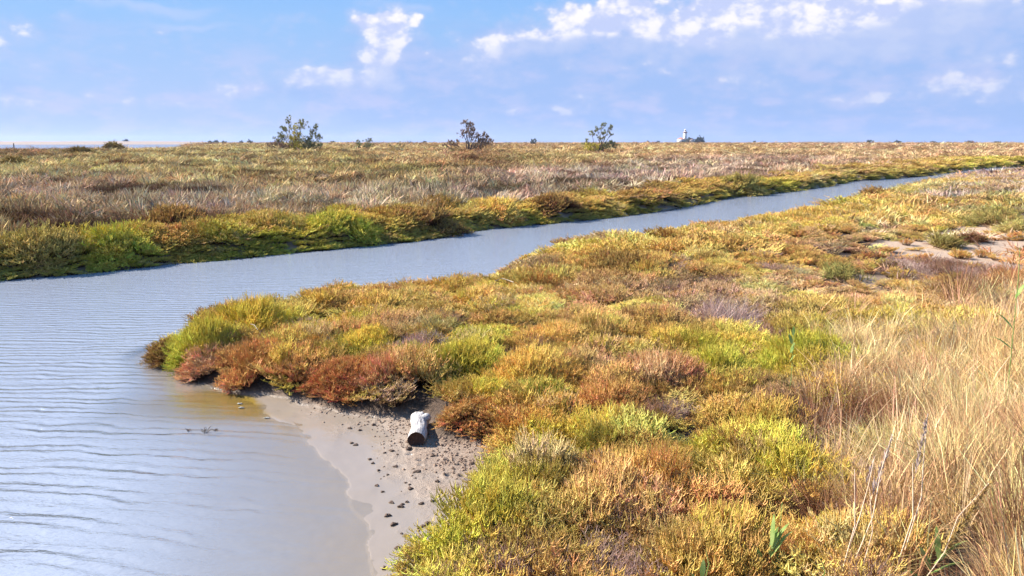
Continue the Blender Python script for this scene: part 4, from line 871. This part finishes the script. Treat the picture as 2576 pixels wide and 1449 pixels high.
for k_, (px, D, w_, h_, lab) in enumerate([(333, 1250, 12, 7, 'lone dark shrub on the horizon above the white lagoon'), (540, 600, 10, 4, None), (556, 620, 14, 5, None), (575, 600, 8, 4, None), (615, 560, 8, 4, None), (638, 560, 12, 5, None), (1341, 420, 12, 8, 'squat grey shrub on the horizon between the bare tamarisk and the open crowned one'), (1623, 700, 8, 5, 'small dark shrub on the horizon between the last tamarisk and the lighthouse'),
        (845, 700, 10, 3, None), (1072, 700, 9, 3, None), (1650, 800, 9, 3, None), (1886, 600, 6, 5, None), (2175, 620, 14, 6, 'dark shrub on the right hand horizon, wider of the pair'), (2242, 640, 11, 5, 'dark shrub on the right hand horizon, smaller of the pair'), (2330, 700, 9, 3, None), (2420, 800, 12, 3, None), (2490, 700, 10, 3, None)]):
    if lab: lab = lab.replace('right hand horizon', 'horizon well past the lighthouse')
    tamarisk('distant_shrub', px, D, [(-w_ * .3, 15 + h_ * .2, w_ * .28, None), (w_ * .1, 15 + h_ * .6, w_ * .3, None), (w_ * .35, 15 + h_ * .2, w_ * .25, None), (0, 15, w_ * .35, None)], lab or 'tiny dark shrub in the row along the far horizon', 'shrub', None if lab else 'tiny shrubs along the horizon', .10, 2, 'blue', .9, .1)

# lighthouse -------------------------------------------------------
LD = 940.0; LX = (1716 - CX) / F * LD; LZ = zbase(LX, LD); LK = LD / F
def bx(V, Fq, x0, x1, y0, y1, z0, z1, rz=0.0):
    b_ = len(V); c_, s_ = math.cos(rz), math.sin(rz); mx_, my_ = (x0 + x1) / 2, (y0 + y1) / 2
    for z_ in (z0, z1):
        for a_, q_ in ((x0, y0), (x1, y0), (x1, y1), (x0, y1)): V.append((mx_ + (a_ - mx_) * c_ - (q_ - my_) * s_, my_ + (a_ - mx_) * s_ + (q_ - my_) * c_, z_))
    Fq += [(b_, b_ + 3, b_ + 2, b_ + 1), (b_ + 4, b_ + 5, b_ + 6, b_ + 7)] + [(b_ + k, b_ + (k + 1) % 4, b_ + 4 + (k + 1) % 4, b_ + 4 + k) for k in range(4)]
def boxes(name, lst, mat, parent, rz=0.0):
    V, Fq = [], []
    for q_ in lst: bx(V, Fq, *q_, rz)
    return link(name, np_mesh(name, np.array(V, float), np.array(Fq), mat), parent)
def lathe(name, prof, mat, parent, n=12):
    V = [(r_ * math.cos(2 * math.pi * j / n), r_ * math.sin(2 * math.pi * j / n), z_) for r_, z_ in prof for j in range(n)]
    I_ = np.arange(len(prof) * n).reshape(-1, n); J_ = np.roll(I_, -1, 1)
    return link(name, np_mesh(name, np.array(V), np.stack([I_[:-1], J_[:-1], J_[1:], I_[1:]], -1).reshape(-1, 4), mat), parent)
lh = empty('lighthouse', (LX, LD, LZ)); meta(lh, 'white lighthouse tower with dark lantern room between two red roofed houses on the horizon', 'lighthouse')
TZ = R(28)
boxes('tower', [(-1.45, 1.45, -1.45, 1.45, 0, 10.6)], M_white, lh, TZ)
boxes('cornice', [(-1.75, 1.75, -1.75, 1.75, 10.6, 11.0)], M_rose, lh, TZ)
boxes('gallery_railing', [(-1.95, 1.95, -1.95, -1.85, 11.0, 12.1), (-1.95, 1.95, 1.85, 1.95, 11.0, 12.1), (-1.95, -1.85, -1.84, 1.84, 11.0, 12.1), (1.85, 1.95, -1.84, 1.84, 11.0, 12.1)], M_rose, lh, 0)
lathe('lantern_room', [(.95, 11.0), (.95, 13.4), (0.01, 13.4)], M_glass, lh)
lathe('dome', [(1.15, 13.4), (1.15, 13.6), (.95, 14.2), (.5, 14.7), (.12, 14.9), (.08, 15.6), (.01, 15.7)], M_white, lh)
for z_ in (3.5, 6.5): boxes('window', [(-.9, -.3, -1.75, -1.62, z_, z_ + 1)], M_dark, lh)
def house(cx_, w_, h_, rh, label):
    o = empty('keepers_house', (LX + cx_, LD - 1.5, LZ)); meta(o, label, 'house', 'houses beside the lighthouse')
    boxes('wall', [(-w_ / 2, w_ / 2, -3, 3, -.3, h_)], M_white, o, R(10))
    c_, s_ = math.cos(R(10)), math.sin(R(10)); a_, b_ = w_ / 2 + .3, 3.3
    V = [(x * c_ - y * s_, x * s_ + y * c_, z) for x, y, z in [(-a_, -b_, h_), (a_, -b_, h_), (a_, b_, h_), (-a_, b_, h_), (-a_ * .25, 0, h_ + rh), (a_ * .25, 0, h_ + rh)]]
    link('roof', np_mesh('roof', np.array(V), [np.array([(0, 1, 5, 4), (2, 3, 4, 5)]), np.array([(1, 2, 5), (3, 0, 4)])], M_tile), o)
    for wx in (-w_ * .25, w_ * .2): boxes('window', [(wx - .35, wx + .35, -.05, .05, 1.2, 2.4)], M_dark, o, R(10)).location = (math.sin(R(10)) * 3.0, -3.02 * math.cos(R(10)), 0)
    return o
house(-5.0, 6.2, 3.7, 1.9, 'red roofed white house against the sunlit side of the lighthouse tower')
house(6.6, 5.4, 3.6, 1.4, 'white house with a dull red roof between the lighthouse tower and the round tree')
sh = boxes('low_wall', [(-2.6, 2.2, -.3, .3, -.3, .9)], M_white, None); sh.location = (LX - 22, LD, LZ - .3); meta(sh, 'low white wall standing apart, on the lagoon side of the lighthouse houses', 'wall')
tamarisk('round_tree', 1752, LD - 4, [(-8, 20, 4.5, None), (-2, 25, 5.5, None), (5, 23, 5, None), (0, 18, 7, None), (9, 17, 4, None), (-6, 16, 5, None)], 'dark rounded tree beside the house farther from the lagoon', 'tree', None, .12, 3, 'blue', 1.0, .2)
tamarisk('round_tree', 1722, LD - 9, [(-9, 16, 3.5, None), (0, 19, 4.5, None), (4, 23, 4, None), (6, 26, 2.5, None), (4, 17, 4, None)], 'dark tree leaning in front of the lighthouse between the two houses', 'tree', None, .12, 3, 'blue', 1.0, .2)
px_, D_ = 53, 130; x_, z_ = (px_ - CX) / F * D_, 0; z_ = zbase(x_, D_)
v, f, _, _ = tubes([([(0, 0, -.2), (.02, 0, .7), (.0, 0, 1.35 + .1)], [.09, .085, .08], [0, 0, 0], 0)], 8); o = link('post', np_mesh('post', v, f, M_post), None, (x_, D_, z_)); meta(o, 'thin dark upright post in front of the white lagoon', 'post')

# reeds ------------------------------------------------------------
M_reed = simple_mat('reed_stem', (.78, .60, .42), (.58, .42, .28), 30, .7)
M_rleaf, t = material('reed_leaf'); n_ = t.noise(t.node('ShaderNodeTexCoord').outputs['Object'], 14, 4, .6); c_ = t.mix(t.sstep(n_, .35, .65), (.20, .31, .08), (.34, .43, .14))
a1 = t.node('ShaderNodeBsdfDiffuse'); t.put(a1.inputs[0], c_); a2 = t.node('ShaderNodeBsdfTranslucent'); t.put(a2.inputs[0], c_); a3 = t.node('ShaderNodeMixShader'); a3.inputs[0].default_value = .35; t.l.new(a1.outputs[0], a3.inputs[1]); t.l.new(a2.outputs[0], a3.inputs[2]); finish(t, a3.outputs[0])
M_plume = simple_mat('reed_plume', (.42, .33, .29), (.28, .20, .17), 60, .9); M_gplume = simple_mat('golden_reed_plume', (.45, .30, .08), (.30, .20, .06), 60, .9)
def reed(bpx, Y, tips, label, leaves=(), plume=None, mat=None, rad=.0035, green=False, cat='reed'):
    """base at image column bpx and distance Y; tips = (px, py) the stem passes, last is its top"""
    x0 = (bpx - CX) / F * Y * 1.02; z0 = zbase(x0, Y); root = empty('reed', (x0, Y, z0)); meta(root, label, cat, None)
    pts = [np.array((0, 0, -.03))]
    for k_, (a_, b_) in enumerate(tips):
        d_ = ray(a_, b_); yy = Y + .03 * (k_ + 1); q_ = d_ * (yy / d_[1]); pts.append(np.array((q_[0] - x0, yy - Y, H + q_[2] - z0)))
    pts2 = [pts[0]]
    for a_, b_ in zip(pts[:-1], pts[1:]): pts2 += [a_ * .5 + b_ * .5, b_]
    v, f, _, _ = tubes([(pts2, list(np.linspace(rad, rad * .5, len(pts2))), [0] * len(pts2), 0)], 6); link('stem', np_mesh('stem', v, f, M_rleaf if green else M_reed, None, True), root)
    path = np.array(pts2)
    for (fr_, ang, ln, up) in leaves:
        p_ = path[0] * (1 - fr_) + path[-1] * fr_; d_ = np.array((math.cos(ang), math.sin(ang) * .4, up)); d_ /= np.linalg.norm(d_)
        ks = np.linspace(0, 1, 7); pp = [p_ + d_ * ln * k + np.array((0, 0, -.25 * ln * k ** 3)) for k in ks]
        v, f, _, _ = ribbons([(pp, [.005, .012, .014, .012, .009, .005, .0006], list(ks), 0, ang + 1.2 + U(-.5, .5))]); link('leaf', np_mesh('leaf', v, f, M_rleaf), root)
    if plume:
        L = []; frm, dens_, spread = plume
        for _ in range(dens_):
            k_ = U(frm, 1); p_ = path[-1] * ((k_ - frm) / (1 - frm)) + (path[0] * (1 - frm) + path[-1] * frm) * (1 - (k_ - frm) / (1 - frm))
            ax = path[-1] - path[-2]; ax = ax / np.linalg.norm(ax); l_ = spread * U(.5, 1.2) * (1.15 - .8 * (k_ - frm) / (1 - frm)); d_ = ax * .9 + np.array((U(-.35, .35), U(-.3, .3), U(-.25, .1)))
            L.append(([p_, p_ + d_ * l_ * .5, p_ + d_ * l_ - (0, 0, .1 * l_)], [.0012, .0028, .0006], [0, .5, 1], 0, U(0, 3)))
        v, f, _, _ = ribbons(L); link('seed_plume', np_mesh('seed_plume', v, f, mat or M_plume), root)
reed(2169, 3.75, [(2196, 1300), (2215, 1190), (2244, 1095)], 'dry reed stem with a narrow mauve plume, leaning over the dry grass', (), (.62, 90, .07))
reed(2150, 3.8, [(2163, 1300), (2185, 1220), (2200, 1150)], 'thin dry reed with a sparse plume, close beside the leaning one', (), (.8, 40, .04), None, .003)
reed(2311, 3.75, [(2318, 1250), (2324, 1150), (2333, 1045)], 'tallest dry reed stem with a slim mauve plume, upright in the dry grass', (), (.66, 80, .06))
reed(2152, 3.7, [(2151, 1320), (2150, 1180)], 'bare pale reed stem without a plume, nearest the leaning reed', (), None)
reed(2298, 3.7, [(2297, 1300), (2296, 1165)], 'bare straight reed stem, cut off beside the tallest reed', (), None, None, .004)
reed(2205, 3.7, [(2195, 1340), (2188, 1230)], 'short bare reed stem leaning behind the bare pale one', (), None, None, .003)
reed(2360, 3.6, [(2376, 1390), (2410, 1300), (2488, 1215)], 'reed with a golden bushy plume bending over and green blades at its foot', [(.25, 2.2, .16, 1.6), (.3, .5, .24, .8), (.2, .2, .26, .5), (.35, 1.6, .2, 1.8), (.15, 2.7, .12, .8)], (.38, 300, .09), M_gplume)
reed(1955, 3.9, [(1957, 1400), (1962, 1330), (1968, 1262)], 'green leafy reed shoot where the dry grass meets the glasswort', [(.35, .5, .24, 1.4), (.45, .8, .22, 1.2), (.25, 2.3, .18, 1.6), (.5, 1.4, .22, 2.2), (.1, .3, .2, 1.0), (.3, 2.8, .12, .5), (.4, 1.1, .2, 1.6), (.2, .1, .2, .5)], None, None, .0035, True)
reed(1785, 3.65, [(1783, 1420), (1776, 1385)], 'small green reed shoot at the lower edge of the glasswort slope', [(.2, .9, .16, 1.5), (.4, 2.2, .13, 1.6), (.6, 1.4, .12, 2.0)], None, None, .003, True)
reed(2060, 3.45, [(2075, 1440), (2068, 1415)], 'broad green reed blade rising at the bottom of the dry grass', [(.1, .1, .20, .25), (.5, 2.6, .12, .6)], None, None, .003, True)
reed(1986, 6.6, [(1990, 960), (1994, 890), (1998, 822)], 'single green reed stem with short blades above the lime bush', [(.7, 1.0, .12, 1.8), (.8, 2.0, .12, 1.8), (.6, .6, .10, 1.2), (.9, 1.4, .10, 2.5)], None, None, .0035, True)
reed(2560, 5.4, [(2562, 700), (2566, 620)], 'green reed stem with drooping blades at the edge of the dry grass', [(.6, 2.5, .2, 1.0), (.75, .6, .16, 1.4), (.5, 2.9, .2, .8)], None, None, .0035, True)

# far hills and air ------------------------------------------------
M_hill = simple_mat('far_hills', (.12, .14, .12), (.16, .17, .13), .01, .9)
def ridge(px0, px1, D, hpx, seed):
    n = 80; V = []; k_ = D / F
    for i_ in range(n):
        f_ = i_ / (n - 1); x_ = ((px0 + (px1 - px0) * f_) - CX) * k_; h_ = H + hpx * k_ * (math.sin(math.pi * f_) ** .6) * (.6 + .5 * float(fbm(np.array([f_ * 9.0]), np.array([seed * 1.0]), 3, 8)[0]))
        V += [(x_, D - 300, -20), (x_, D, h_), (x_, D + 400, -20)]
    I_ = np.arange(3 * n).reshape(n, 3)
    return np_mesh('hills', np.array(V, float), np.concatenate([np.stack([I_[:-1, k], I_[1:, k], I_[1:, k + 1], I_[:-1, k + 1]], -1) for k in (0, 1)]), M_hill)
for a_ in ((1260, 1440, 8000, 3.0, 3), (1960, 2230, 8000, 3.5, 5), (330, 700, 8400, 2.0, 9)): meta(link('hills', ridge(*a_)), kind='structure')

# the air between here and the lighthouse
V, Fq = [], []; bx(V, Fq, -7000, 7000, -200, 8900, -21.5, 60)
m, t = material('haze'); pv = t.node('ShaderNodeVolumePrincipled'); pv.inputs['Color'].default_value = (.52, .64, .92, 1); pv.inputs['Density'].default_value = 0.00011; pv.inputs['Anisotropy'].default_value = 0.2
oo = t.node('ShaderNodeOutputMaterial'); t.l.new(pv.outputs[0], oo.inputs['Volume'])
hz_o = link('haze', np_mesh('haze', np.array(V, float), np.array(Fq), m)); meta(hz_o, kind='stuff')
